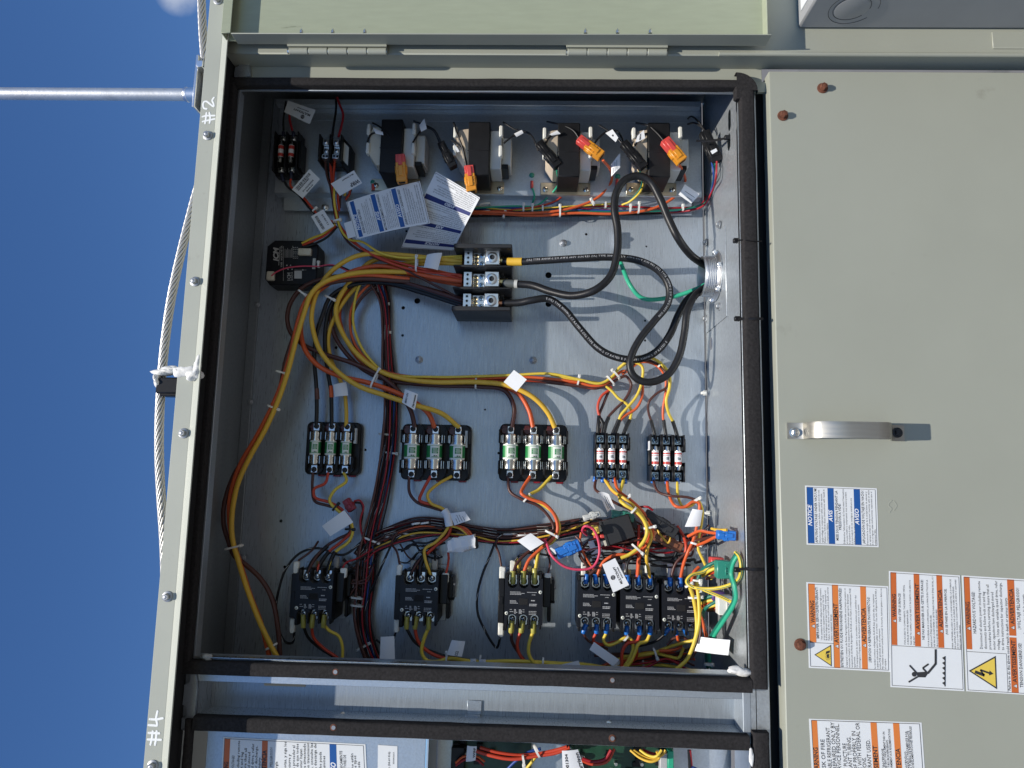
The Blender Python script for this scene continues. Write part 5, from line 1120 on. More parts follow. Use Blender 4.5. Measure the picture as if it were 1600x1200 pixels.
# right-hand tangle
harness('orange, yellow and brown bundle arching from the small fuse block past the relay', [
    ('wO', 2.4, '960,746,30 966,766 986,782 1003,798 1015,815 1020,832 1013,850 1001,864 998,882 996,905,54', 66), ('wY', 2.4, '944,748,30 958,767 976,779 996,796 1009,815 1018,838 1012,856 1010,872 1013,890 1016,905,54', 72),
    ('wy', 2.6, '975,748,30 968,776 974,787 995,800 1007,815 1011,832 1003,850 984,866 970,872', 78), ('wO', 2.3, '948,750,30 956,766 990,790 1008,812 1014,834 1005,854 986,866 962,867 943,878 932,902,54', 60),
    ('wB', 2.2, '931,748,30 930,764 940,772 962,786 990,800 1006,820 1007,846 985,868 960,873 936,885 917,902,54', 54), ('wb', 2.0, '975,880,40 974,860 976,845 990,838 1002,834', 36), (K_, 2.0, '1000,852,50 988,868 980,882 980,905,54', 60), ('wR', 2.2, '998,820,40 998,845 997,870 995,905,54', 46)],
    ties=[(979, 780, 40, 8, 66, 'nylon', 1), (990, 797, 42, 5, 80, 'nylon', 0), (1015, 824, 78, 8, 74, 'nylon', 1), (996, 858, 130, 10, 76, 'nylon', 1)],
    crimps=[(931, 745, 929, 753, 30, 3.6, 'crimp_blue'), (943, 746, 941, 754, 30, 3.6, 'crimp_blue'), (948, 747, 950, 754, 30, 3.4, 'crimp_blue'), (960, 747, 959, 755, 30, 3.6, 'crimp_blue'), (968, 747, 969, 755, 30, 3.4, 'crimp_blue'), (976, 748, 977, 756, 30, 3.6, 'crimp_blue'),
            (917, 897, 915.5, 912, 54, 3.8, 'crimp_blue'), (930, 897, 931.5, 912, 54, 3.8, 'crimp_blue'), (946, 897, 948, 912, 54, 3.8, 'crimp_blue'), (980, 898, 982, 914, 54, 3.8, 'crimp_blue'), (997, 898, 998, 914, 54, 3.8, 'crimp_blue'), (1016, 898, 1015.5, 914, 54, 3.8, 'crimp_blue')],
    boots=[(912, 891, 8, 24, 34, 'boot'), (977, 890, 8, 22, 32, 'boot'), (1012, 886, 8, 24, 26, 'boot')])
harness('orange, yellow and brown bundle from the wall-side fuse block to the last contactor', [
    ('wB', 2.0, '1020,748,30 1028,768 1050,775 1075,777 1090,784 1091,808 1086,835 1077,858 1056,880 1048,905,54', 62), ('wO', 2.3, '1042,750,30 1046,775 1056,791 1070,792 1083,784 1092,786 1091,808 1084,842 1075,862 1068,882 1063,905,54', 70),
    ('wy', 2.1, '1058,750,30 1060,778 1068,792 1080,790 1090,782 1097,795 1096,818 1091,845 1091,858 1098,874 1106,892 1112,905', 66), ('wR', 2.4, '1058,822,40 1068,838 1072,852 1070,870 1066,890 1064,905,54', 56), (K_, 2.0, '1050,820,40 1062,836 1060,856 1048,880,40', 44)],
    ties=[(1088, 781, 60, 6, 68, 'nylon', 1), (1087, 850, 105, 7, 70, 'nylon', 1)],
    crimps=[(1020, 746, 1020, 755, 30, 3.4, 'crimp_blue'), (1042, 747, 1042, 756, 30, 3.4, 'crimp_blue'), (1058, 747, 1059, 756, 30, 3.4, 'crimp_blue'), (1047, 902, 1047.5, 916, 54, 3.8, 'crimp_blue'), (1063, 902, 1064.5, 917, 54, 3.8, 'crimp_blue')],
    boots=[(1047, 892, 8, 22, 40, 'boot'), (1062, 890, 8, 20, 36, 'boot'), (1077, 892, 9, 22, 28, 'nylon_dim')])
harness('single pink wire making an open loop above the close-set contactors', [
    ('wP', 1.95, '838,842,40 852,846 862,868 882,885 906,890 926,886 936,868 935,845 926,826 915,822 910,829 917,836,50', 74)], cat='wire', name='loose_wire')
harness('thin brown and orange leads looping under the blue plug', [
    ('wb', 1.9, '900,838,40 908,848 905,862 914,880 925,897,44', 50), ('wO', 1.8, '908,832,40 906,852 916,872 928,890,46', 46), (K_, 1.8, '905,868,50 911,878,40', 46), (K_, 1.9, '935,856,40 920,866 912,880,36', 44), (K_, 1.9, '940,862,40 944,875 946,888,36', 44), ('wB', 1.8, '940,838,30 920,846 908,860,40', 36)])
harness('yellow and brown lead looping below the grey inline plug', [
    ('wY', 1.8, '1015,800,40 1022,818 1034,838 1044,848 1047,840 1040,828 1030,815,40', 58), ('wB', 1.7, '1012,804,36 1026,828 1040,846 1050,845', 46), ('wr', 1.8, '1000,792,36 1012,792 1020,797,40', 44)])
rt = random.Random(21)
def tangle(label, n, x0, y0, x1, y1, cols, h0, h1, r=1.5):
    ws = []
    for i in range(n):
        a = (x0 + rt.uniform(0, 14), rt.uniform(y0, y1)); d = (x1 - rt.uniform(0, 14), rt.uniform(y0, y1)); k = 4; q = []
        for j in range(k + 1):
            f = j / k; q.append('%.1f,%.1f' % (a[0] + (d[0] - a[0]) * f + rt.uniform(-6, 6), a[1] + (d[1] - a[1]) * f + rt.uniform(-11, 11)))
        h = rt.uniform(h0, h1); ws.append((rt.choice(cols), rt.choice([r, r * 1.2]), q[0] + ',%.0f ' % h + ' '.join(q[1:]), h, [st('wW', 4, .5, 8)] if rt.random() < .25 else []))
    return harness(label, ws)
tangle('knot of thin dark wires behind the relay and the inline plugs', 11, 925, 808, 1062, 852, ['wK', 'wB', 'wr', 'wK', 'wB', 'wN'], 14, 46)
tangle('knot of thin brown and black wires beside the first contactor coil', 7, 536, 856, 590, 930, ['wB', 'wr', 'wK', 'wB'], 14, 40)
tangle('knot of red and brown wires between the last contactor and the wall plugs', 8, 1060, 826, 1112, 878, ['wR', 'wB', 'wr', 'wO', 'wK'], 30, 64, 1.7)
tangle('thin black and brown leads threading between the close-set contactor tops', 9, 905, 852, 1080, 888, ['wK', 'wB', 'wb', 'wK', 'wr'], 22, 50, 1.3)
tangle('thin dark leads crossing above the second contactor', 5, 618, 838, 700, 878, ['wK', 'wB', 'wK'], 16, 40, 1.3)
tangle('mixed wires bunched at the sill below the close-set contactors', 9, 930, 1012, 1085, 1046, ['wB', 'wK', 'wR', 'wr', 'wb', 'wB'], 14, 34, 1.7)
# contactor tails, right three
harness('tangle of blue-crimped yellow, red and brown tails under the close-set contactors', [
    ('wB', 1.9, '912,990,52 918,1000 930,1007 950,1014', 44), ('wR', 2.3, '931,990,52 927,1001 938,1007 975,1001 990,1004', 44), ('wy', 2.4, '947,990,52 943,1001 950,1008 966,1003 976,997 986,999 989,1012 984,1028 972,1046', 52),
    ('wb', 1.9, '978,990,52 977,1004', 46), ('wR', 2.5, '1000,990,52 995,1002 981,1005 973,1016 971,1046', 54), ('wy', 2.6, '1016,990,52 1010,1002 998,1006 992,1020 984,1036 972,1048', 56),
    (K_, 2.0, '1040,990,52 1026,1001 1012,1006 995,1010', 42), ('wb', 2.0, '1042,1008,40 1052,998 1066,996 1078,1002', 44), ('wO', 2.2, '1058,990,52 1060,1002 1064,1010 1050,1016 1030,1017', 40), ('wy', 2.4, '970,1026,30 1000,1024 1022,1020 1042,1012 1062,1006 1086,1000,60', 36), ('wy', 2.4, '950,1034,26 985,1026 1020,1020 1046,1026 1060,1028 1068,1012', 32),
    ('wO', 2.3, '935,1044,30 958,1034 990,1030 1018,1024', 28), ('wB', 2.0, '940,1040,26 980,1034 1015,1024', 24), ('wy', 2.4, '880,1037,50 920,1042 960,1040 1000,1038 1040,1040 1080,1047', 24), ('wR', 2.3, '875,1042,46 930,1043 980,1046', 30), ('wR', 2.2, '985,1005,44 995,1016 992,1030 980,1036', 40)],
    ties=[(978, 997, 40, 5, 54, 'nylon', 0), (1024, 1021, 160, 8, 36, 'nylon', 1), (962, 1038, 60, 7, 46, 'nylon', 0), (969, 1043, 90, 5, 54, 'nylon', 1), (1005, 1039, 175, 6, 26, 'nylon_dim', 0)],
    crimps=[(916, 975, 911, 990, 52, 3.8, 'crimp_blue'), (932.5, 975, 932, 990, 52, 3.8, 'crimp_blue'), (949, 975, 947, 990, 52, 3.8, 'crimp_blue'), (980, 978, 979, 992, 52, 3.8, 'crimp_blue'), (999, 978, 1000, 992, 52, 3.8, 'crimp_blue'), (1016, 978, 1016, 992, 52, 3.8, 'crimp_blue'), (1046, 981, 1037, 991, 52, 3.8, 'crimp_blue'), (1053, 980, 1058, 992, 52, 3.8, 'crimp_blue'), (1068, 982, 1074, 992, 52, 3.8, 'crimp_blue')])
# green / yellow earth leads by the wall
gy = [st('wG', 7, .0, 1)]
harness('green and yellow earth leads looping around the green plug by the wall', [
    ('wg', 3.0, '1106,1042,70 1104,1024,84 1109,1000,104 1124,975,132 1140,952,158 1148,934,172 1146,915,172 1141,896,166 1144,878,172 1151,866,180', 150), ('wG', 2.6, '1110,1042,74 1108,1022,90 1114,998,112 1129,973,142 1144,950,166 1150,934,176 1148,915,178 1143,897,172 1146,880,178 1152,869,182', 150),
    ('wy', 2.4, '1149,863,176 1155,870,184 1158,884,188 1155,903,180 1142,913,164 1112,920,140 1082,917,126 1073,909,120 1080,899,118 1100,893,116 1112,883,120 1122,878,128', 124, [st('wg', 40, 0, 0)]), ('wy', 2.6, '1075,910,120 1082,930 1088,962 1088,990 1082,1012 1072,1032 1056,1046', 112), ('wy', 2.6, '1088,906,116 1092,940 1092,975 1084,1006', 118),
    ('wB', 2.2, '1082,916,104 1090,950 1095,985 1090,1010 1080,1030', 100), ('wO', 2.3, '1086,900,90 1086,930 1096,965 1104,995', 92), ('wy', 2.2, '1098,921,132 1120,930,144 1144,941,166', 150, [st('wg', 40, 0, 0)]), ('wg', 2.6, '1088,912,100 1096,893 1106,884 1120,877,126', 112), ('wO', 2.4, '1080,915,96 1084,895 1092,886,90', 96), ('wy', 2.4, '1098,900,96 1108,892 1120,887,126', 112), ('wR', 2.4, '1100,898,90 1120,893,124', 108), ('wb', 2.2, '1104,904,88 1120,900,122', 104)],
    ties=[(1089, 907, 90, 5, 118, 'nylon', 1), (1076, 914, 60, 5, 120, 'nylon', 1), (1094, 917, 0, 7, 120, 'nylon', 1), (1086, 933, 85, 9, 112, 'nylon', 1), (1107, 1038, 90, 5, 86, 'nylon', 1)])
harness('short coloured stubs curving into the white wall plug', [
    ('wg', 2.4, '1092,945,70 1098,936 1114,931,118', 96), ('wy', 2.3, '1093,950,66 1100,941 1116,937,118', 96), ('wO', 2.4, '1094,962,66 1100,946 1118,943,118', 96), ('wg', 2.4, '1098,966,80 1103,950 1122,938,128', 108), ('wy', 2.3, '1095,958,70 1104,949 1124,944,128', 106), ('wO', 2.3, '1104,950,80 1124,949,126', 102), ('wB', 2.2, '1106,954,80 1124,952,124', 100)])
# control wiring, upper left corner of the picture
harness('red, yellow and brown control leads gathered in a small coil beside the terminal block', [
    ('wB', 2.0, '508,252,48 511,275 518,297 521,322 527,347 546,380 582,401 622,416 680,446 722,468,46', 50), ('wR', 2.1, '516,252,48 518,280 522,312 528,347 560,384 590,402 642,421 722,430,50', 56), ('wR', 2.1, '523,252,48 521,276 521,300 527,335 535,362 580,396 640,415 722,436,50', 52),
    ('wy', 1.9, '538,306,52 541,292 535,281 526,284 522,308 528,345 535,363 546,374 566,378 592,394 622,402 680,402 722,400,50', 60), ('wR', 1.9, '530,330,46 528,304 534,283 545,287 546,302 540,312,46', 58), ('wB', 1.9, '531,325,44 533,300 538,286 548,293 545,307,46', 54), (K_, 1.8, '510,252,46 514,280 524,330 530,350', 44)],
    ties=[(527, 345, 80, 6, 60, 'nylon', 1), (651, 412, 0, 12, 56, 'nylon', 1)])
harness('yellow, orange and black leads from the monitor module plug', [
    ('wy', 1.9, '472,380,40 488,372 505,365 524,350,54', 52), ('wR', 2.0, '473,383,40 490,376 507,368 525,352,52', 48), (K_, 1.9, '474,386,40 494,380 512,370 527,354,50', 44), ('wP', 1.2, '424,431,42 432,425 447,419 470,416 498,416 520,414 560,432', 44), (K_, 1.6, '494,414,38 510,415 530,416 560,430', 38)],
    ties=[(498, 414, 0, 4, 42, 'nylon', 1)])
harness('red and black leads between the dark fuse holder and the tie point', [
    ('wR', 2.0, '455,276,50 454,290 470,304 488,325 497,336 512,344 524,347,56', 52), (K_, 1.9, '442,274,50 448,290 466,304 486,328 504,342 524,350,50', 46), ('wr', 2.0, '457,204,50 453,188 452,170 453,160', 52), (K_, 1.7, '443,204,50 443,185 446,165 447,158', 48), (K_, 2.0, '519,214,60 522,192 525,172 525,152', 56), ('wr', 2.0, '529,214,60 534,195 536,178 530,162 527,152', 60)],
    ties=[(492, 328, 50, 4, 52, 'nylon', 1)], crimps=[(443, 206, 443, 214, 50, 3, 'wN'), (458, 206, 459, 214, 50, 3, 'wN'), (440, 272, 443, 284, 50, 3, 'wN'), (455, 268, 455, 280, 50, 3, 'wN')])
def pair(label, a, c, h=92): harness(label, [(K_, 1.5, a, h), (K_, 1.5, c, h - 6)], group='transformer leads', name='wire_pair')
pair('black pair from the first transformer bending into the hanging orange plug', '582,192,86 593,198 604,207 613,222 618,242,88', '574,222,86 580,210 592,207 606,212 616,226 621,242,88')
pair('black pair from the first transformer to the nearest black plug', '646,189,86 665,196 679,204 686,216 690,226,84', '645,223,86 654,209 664,200 676,203 684,216 688,228,82')
pair('black pair from the second transformer to the orange plug by the notice tag', '709,191,86 714,208 723,232 729,262,84', '705,219,86 718,228 726,244 731,264,84')
pair('black pair from the second transformer to the middle black plug', '786,191,86 806,203 826,208 836,222 842,234,84', '787,224,86 800,214 816,206 830,212 838,228 841,236,82')
pair('black pair from the third transformer to the tilted orange plug', '854,190,86 876,195 896,204 908,222,96', '851,226,86 859,214 870,209 894,207 906,222,92')
pair('black pair from the third transformer to the black plug above the cable loop', '936,196,86 955,208 970,222 978,236,92', '929,224,86 939,212 950,205 964,205 974,222 976,238,88')
pair('black pair from the fourth transformer to the lit orange plug', '993,192,86 1012,196 1028,209 1040,224,100', '992,228,86 1002,212 1022,208 1034,214 1042,226,98')
pair('black pair from the fourth transformer to the plug strapped to the wall', '1074,186,86 1080,182 1091,190 1101,204,104', '1074,194,86 1084,192 1095,198 1104,208,100')
harness('coloured trunk of thin wires lying along the lower fold of the mounting plate', [
    ('wO', 2.2, '580,336,18 640,335 700,333 770,334 840,337 900,333 960,334 1020,326 1056,306 1070,286 1067,268 1060,256,96', 26), ('wO', 2.2, '590,332,18 680,331 760,331 830,333 890,326 935,308 954,286 954,266 942,250,96', 30), ('wy', 1.5, '600,325,18 720,322 800,328 850,325 900,322 960,318', 20), ('wG', 1.5, '610,328,18 720,326 800,322 838,321 856,308 872,288 870,266,84', 22),
    ('wU', 1.5, '640,329,16 760,326 862,318 884,300 892,284 878,270 870,264,84', 22), ('wR', 1.6, '660,331,16 800,328 868,314 888,296 888,280 872,264,86', 24), ('wB', 1.6, '590,338,14 720,336 860,332 960,330 1060,328 1092,322', 16), ('wr', 1.5, '700,328,14 840,325 960,322 1040,325 1095,320 1103,306', 16), ('wg', 1.6, '720,324,14 850,329 980,331 1060,328 1090,322 1108,312 1112,296,60 1117,256,118', 24),
    ('wU', 1.5, '760,330,14 900,328 1030,330 1092,325 1106,314 1113,292,70 1115,270,112 1112,252,112', 20), ('wr', 1.5, '900,326,14 1060,331 1098,322 1112,300,70 1119,276,120 1120,252,124', 20), ('wy', 1.7, '972,320,20 984,315 1000,300 1005,286 1000,270 998,264,88', 40), ('wg', 1.3, '978,318,20 990,308 1001,293 1003,278 1000,268,88', 42), ('wG', 1.6, '831,320,14 835,306 832,294,34', 24), ('wg', 1.6, '963,318,14 965,300 964,292,34', 24), ('wK', 1.6, '600,340,12 760,338 900,337 1040,334', 12)],
    ties=[(818, 325, 0, 6, 24, 'nylon', 1), (832, 326, 0, 6, 24, 'nylon', 1), (848, 326, 0, 5, 24, 'nylon', 0), (875, 330, 0, 9, 28, 'nylon', 2), (926, 316, -30, 5, 36, 'nylon', 1), (946, 320, 0, 5, 26, 'nylon', 0), (985, 326, 5, 5, 30, 'nylon', 1), (998, 325, 5, 8, 30, 'nylon', 2), (1067, 325, 0, 4, 24, 'nylon', 1), (788, 336, 20, 5, 24, 'nylon', 1), (757, 320, 80, 9, 22, 'nylon', 0), (757, 332, 80, 9, 22, 'nylon', 0)],
    crimps=[(831, 283, 831, 294, 34, 2.6, 'conn_red'), (964, 280, 964, 292, 34, 2.6, 'conn_red'), (583, 288, 583, 297, 34, 2.6, 'conn_red')])
harness('dark red lead looping from the small red plug', [('wr', 1.6, '553,783,36 562,782 568,792 563,812 565,832 572,850,26', 34), (K_, 1.5, '552,785,34 564,787 567,800 564,822 568,845,24', 30)])
# ------------------------------------------------------------------ heavy supply cables
def cable(label, m_, r, s_, h, text=None, tapes=(), cat='power cable'):
    P = spline(path(s_, h), 10); t = thing('power_cable', label, cat, P[0], 'supply cables from the conduit hub')
    b = MB(); b.tube(P, r, 16); part('jacket', b, m_, t, smooth=80)
    if text:
        L = [0]
        for i in range(1, len(P)): L.append(L[-1] + (P[i] - P[i - 1]).length)
        bb = MB(); pos = text[1]; size = r * .75; ang = text[3]
        while pos < text[2]:
            for ch_ in text[0]:
                V, Fs, w = glyphs(ch_, .015, 0, 1); adv = (w + .14) * size if V else .4 * size
                if V and pos < text[2]:
                    V2 = []
                    for x, y in V:
                        s = pos + x * size; i = max(1, min(len(L) - 1, next((k for k in range(1, len(L)) if L[k] >= s), len(L) - 1))); f_ = (s - L[i - 1]) / max(1e-6, L[i] - L[i - 1]); p = P[i - 1].lerp(P[i], f_); tn = (P[i] - P[i - 1]).normalized()
                        e = Vector((0, 0, 1)) - tn * tn.z; e.normalize(); g = e.cross(tn); a = ang + (y * size - size * .35) / r; V2.append(p + (e * math.cos(a) + g * math.sin(a)) * (r + .12))
                    bb.add(V2, Fs)
                pos += adv
        part('lettering', bb, 'print_dim', t, smooth=0)
    for m2, s2, ex in tapes:
        q = spline(path(s2, h), 6); bb = MB(); bb.tube(q, r + ex, 16); part('tape_wrap', bb, m2, t, smooth=60)
    return t
cable('black supply cable with yellow tape making the lowest loop', 'rubber', 5.6, '786,409,52 815,409,58 850,407,68 900,404,80 955,402 1000,408 1030,424 1045,448 1043,475 1022,502 1001,528 988,552 984,570 989,586 1004,596 1023,596 1045,584 1061,557 1069,522 1074,486 1086,462 1104,447,58', 84, ('(UL) TYPE XHHW-2 2/0 AWG 600V SUN RES ', 40, 330, .15), [('wY', '793,409,53.5 805,409,56 816,409,58.3', .9)])
cable('black supply cable arching up to the transformers before entering the hub', 'rubber', 5.9, '786,443,52 812,444,56 832,446,62 862,456,74 896,462 930,453 954,431 964,397 965,360 960,326 963,301 977,281 997,275 1015,283 1031,310 1045,343 1060,373 1080,399 1106,417,58', 104, None, [('wM', '788,443,52.3 798,443.5,54 809,444,55.6', .7), ('nylon_dim', '804,443.8,55 809,444,55.8', 1.0)])
cable('black supply cable dipping to the yellow wires on its way to the hub', 'rubber', 5.7, '786,474,52 812,473 832,469 856,467 881,483 906,513 936,545 966,559 1000,561 1026,549 1046,524 1060,492 1076,466 1106,449,54', 66, ('E (UL) TYPE XHHW-2 CT RATED ', 70, 300, -.2))
cable('green earth cable entering the conduit hub', 'wG', 3.4, '966,398,10 972,416 985,446 999,463 1013,468 1050,464 1082,454 1112,440,62', 42, None, [], 'earth cable')
p = Q(962, 378, 0); lugt = thing('ground_lug', 'small silver earth lug on the plate behind the tall cable', 'lug', (p.x, p.y, 0)); b = MB(); b.box(p.x - 3, p.y - 12, 0, p.x + 3, p.y + 16, 12, .8); part('lug_body', b, 'aluminium', lugt); part('lug_screw', pan(MB(), (p.x, p.y + 4, 12), 4, 3), ['brass', 'void'], lugt)
# ------------------------------------------------------------------ plugs and sockets
def plug(px, py, ang, L, W, h, m1, label, m2=None, split=.35, th=13, name='plug_connector', group='inline plugs', cat='plug', ribs=3):
    c = Q(px, py, h); t = thing(name, label, cat, c, group); R_ = Matrix.Translation(c) @ Matrix.Rotation(math.radians(-ang), 4, 'Z')
    x0, x1 = -L / 2, L / 2; xs = x0 + L * split; T = th / 2
    b = MB(); b.box(xs, -W / 2, -T, x1, W / 2, T, 1.0); b.box(xs + (x1 - xs) * .15, -W / 2 - 1.4, -T * .6, xs + (x1 - xs) * .55, W / 2 + 1.4, T * .6, .8); b.box(xs + (x1 - xs) * .2, -W * .22, T - .3, xs + (x1 - xs) * .75, W * .22, T + 1.8, .6); b.xf(R_); part('socket_half', b, m1, t)
    b = MB(); b.box(x0, -W * .46, -T * .92, xs + 1, W * .46, T * .92, .9); b.box(x0 + (xs - x0) * .2, -W * .2, T * .7, xs + L * .12, W * .2, T + 1.2, .5); b.xf(R_); part('plug_half', b, m2 or m1, t)
    b = MB()
    for k in range(ribs): b.box(xs + (x1 - xs) * (.3 + .2 * k), -W / 2 + .8, T - .2, xs + (x1 - xs) * (.36 + .2 * k), W / 2 - .8, T + .7, .2)
    b.xf(R_); part('latch_ribs', b, m1, t, kind='stuff')
    b = MB(); b.box(x1 - .5, -W * .3, -T * .5, x1 + .4, W * .3, T * .5, .1); b.xf(R_); part('cable_exit', b, 'void', t)
    return t
plug(627, 264, 84, 45, 16, 92, 'conn_orange', 'orange plug with red cap hanging over the first transformer', 'conn_red', .3)
plug(735, 280, 82, 42, 16, 88, 'conn_orange', 'orange plug with red cap beside the upside-down notice tag', 'conn_red', .32)
plug(922, 231, 38, 46, 15, 96, 'conn_orange', 'tilted orange plug with red cap below the third transformer', 'conn_red', .34)
plug(1052, 236, 52, 44, 17, 102, 'conn_orange', 'sunlit orange plug with red cap on the last transformer', 'conn_red', .42)
plug(699, 243, 62, 46, 13, 86, 'plastic', 'black inline plug between the first two transformers')
plug(857, 242, 52, 50, 14, 88, 'plastic', 'black inline plug trailing green, red and blue wires')
plug(990, 243, 52, 52, 14, 92, 'plastic', 'black inline plug above the tall cable arch')
plug(1110, 230, 68, 52, 17, 112, 'plastic', 'black plug with a white label strapped to the box wall')
S, t = sticker('plug_label', 'tiny white label on the plug strapped to the box wall', 'label', [(1113, 241, 121), (1121, 236, 121), (1119, 231.5, 121), (1110, 236, 121)], 'paper')
plug(546, 789, 55, 20, 13, 40, 'red_tab', 'small red plug next to the taped leads under the slim fuse block', ribs=2)
plug(888, 858, -24, 38, 17, 62, 'conn_blue', 'bright blue plug lying between the third and fourth contactors', ribs=4)
plug(1134, 836, 3, 24, 13, 160, 'conn_blue', 'blue plug standing out near the box wall', ribs=1, split=.25)
plug(1032, 818, 32, 54, 17, 62, 'plastic_grey', 'dark grey inline plug behind the arching orange bundle', ribs=2)
plug(1042, 846, 24, 48, 15, 44, 'conn_brown', 'brown inline plug near the last contactors', ribs=2)
plug(973, 806, 8, 34, 14, 40, 'conn_teal', 'dark green plug behind the relay', ribs=1)
plug(924, 806, -18, 26, 9, 60, 'nylon_dim', 'clear plastic terminal housing on a thin yellow lead by the relay', ribs=2)
plug(926, 829, -14, 18, 12, 58, 'sign_yellow', 'small yellow plug inside the pink wire loop', 'plastic', ribs=1)
harness('short orange, brown and yellow leads feeding the blue plug by the wall', [
    ('wO', 2.2, '1075,838,70 1092,830,90 1108,832,126 1124,834,158', 110), ('wO', 2.2, '1090,852,80 1104,846,116 1116,840,146 1124,837,158', 110), ('wB', 2.0, '1088,844,76 1104,841,112 1124,836,156', 108), ('wY', 2.0, '1112,826,140 1122,828,156 1136,828,170', 150)])
# tape-wrapped connector
c = Q(721, 850, 50); t = thing('taped_connector', 'connector wrapped in crumpled white tape with orange leads', 'taped connector', c)
rng = random.Random(5); b = MB(); V = []; n, k = 14, 8
for j in range(k + 1):
    x = -21 + 42 * j / k
    for i in range(n):
        a = 2 * math.pi * i / n; r_ = (11 - 2.5 * (j < 2)) * (1 + rng.uniform(-.12, .14)); V.append((x + rng.uniform(-1.6, 1.6), r_ * math.copysign(abs(math.cos(a)) ** .6, math.cos(a)) + (j - 4) * .4, r_ * .7 * math.copysign(abs(math.sin(a)) ** .6, math.sin(a))))
b.add(V, [(j * n + i, j * n + (i + 1) % n, (j + 1) * n + (i + 1) % n, (j + 1) * n + i) for j in range(k) for i in range(n)] + [tuple(range(n)), tuple(range(k * n, (k + 1) * n))])
b.xf(Matrix.Translation(c) @ Matrix.Rotation(math.radians(8), 4, 'Z')); part('tape_wrap', b, 'paper', t, smooth=15)
b = MB(); b.box(19, -9, -6, 25, 8, 6, 1); b.xf(Matrix.Translation(c) @ Matrix.Rotation(math.radians(8), 4, 'Z')); part('socket_half', b, 'plastic', t)
for m_, s_ in (('wO', '706,822,46 722,826 733,836 739,850,50'), ('wY', '704,822,46 718,826 730,836 738,852,48'), ('wO', '702,823,42 724,824 737,836 740,854,46')):
    b = MB(); b.tube(spline(path(s_, 56), 6), 1.7, 7); part('wire', b, m_, t, smooth=70)
# stacked wall plugs
def wallplug(x0, y0, x1, y1, h, m_, label):
    a, c = Q(x0, y0, h), Q(x1, y1, h); t = thing('wall_plug', label, 'plug', ((a.x + c.x) / 2, (a.y + c.y) / 2, h - 20), 'multiway plugs by the wall')
    b = MB(); b.box(a.x, c.y, h - 16, c.x, a.y, h, 1.4); part('housing', b, m_, t)
    b = MB(); w = c.x - a.x
    for k in range(5): b.box(c.x - w * .42, c.y + (a.y - c.y) * (.2 + .14 * k), h - .2, c.x - w * .18, c.y + (a.y - c.y) * (.26 + .14 * k), h + 1, .2)
    b.box(c.x - w * .44, c.y + 5, h - .2, c.x - w * .36, a.y - 8, h + 1.4, .3); part('latch', b, m_, t, kind='stuff'); return t
wallplug(1120, 876, 1143, 905, 146, 'conn_green', 'green multiway plug with earth leads looping round it')
wallplug(1111, 871, 1132, 884, 122, 'conn_red', 'red plug peeking out behind the green one')
wallplug(1122, 931, 1145, 962, 146, 'boot', 'white multiway plug under the green one')
wallplug(1113, 924, 1133, 940, 122, 'conn_purple', 'purple plug half hidden behind the white one')
# black ties on the wall and gasket
for i, (pts, lb) in enumerate((([(1088, 220, 132), (1105, 220, 138), (1125, 218, 150), (1136, 215, 158)], 'black strap fixing the plug to the wall slot'), ([(1152, 890, 186), (1162, 889, 196), (1178, 890, 205), (1192, 890, 205)], 'black tie clipped over the gasket beside the green plug'), ([(1152, 498, 188), (1162, 498, 198), (1178, 498, 205), (1192, 498, 205)], 'black tie clipped over the gasket below the conduit hub'), ([(1150, 376, 186), (1160, 375, 198), (1178, 377, 205), (1190, 377, 205)], 'black tie clipped over the gasket above the conduit hub'))):
    P = spline([Q(*p) for p in pts], 5); t = thing('cable_strap', lb, 'cable tie', P[0], 'black straps along the box wall'); b = MB(); b.tube(P, 2, 6, flat=(1, .5)); part('strap', b, 'plastic', t); p = P[0] if i else P[-1]; b = MB(); b.box(p.x - 4, p.y - 3.2, p.z - 3, p.x + 4, p.y + 3.2, p.z + 3, 1); part('strap_head', b, 'plastic', t)
for px, py in ((1101, 614), (1106, 802)):
    p = Q(px, py, 24); t = thing('clip', 'small white clip on the box wall ' + ('near the cable loop' if py < 700 else 'near the wall-side leads'), 'wall clip', p); b = MB(); b.box(p.x - 5, p.y - 2, 18, p.x + 3, p.y + 2, 26, .6); b.box(p.x - 2, p.y + 2.4, 20, p.x + 4, p.y + 3.6, 25, .4); b.box(p.x - 2, p.y - 3.6, 20, p.x + 4, p.y - 2.4, 25, .4); part('clip_body', b, 'nylon', t)
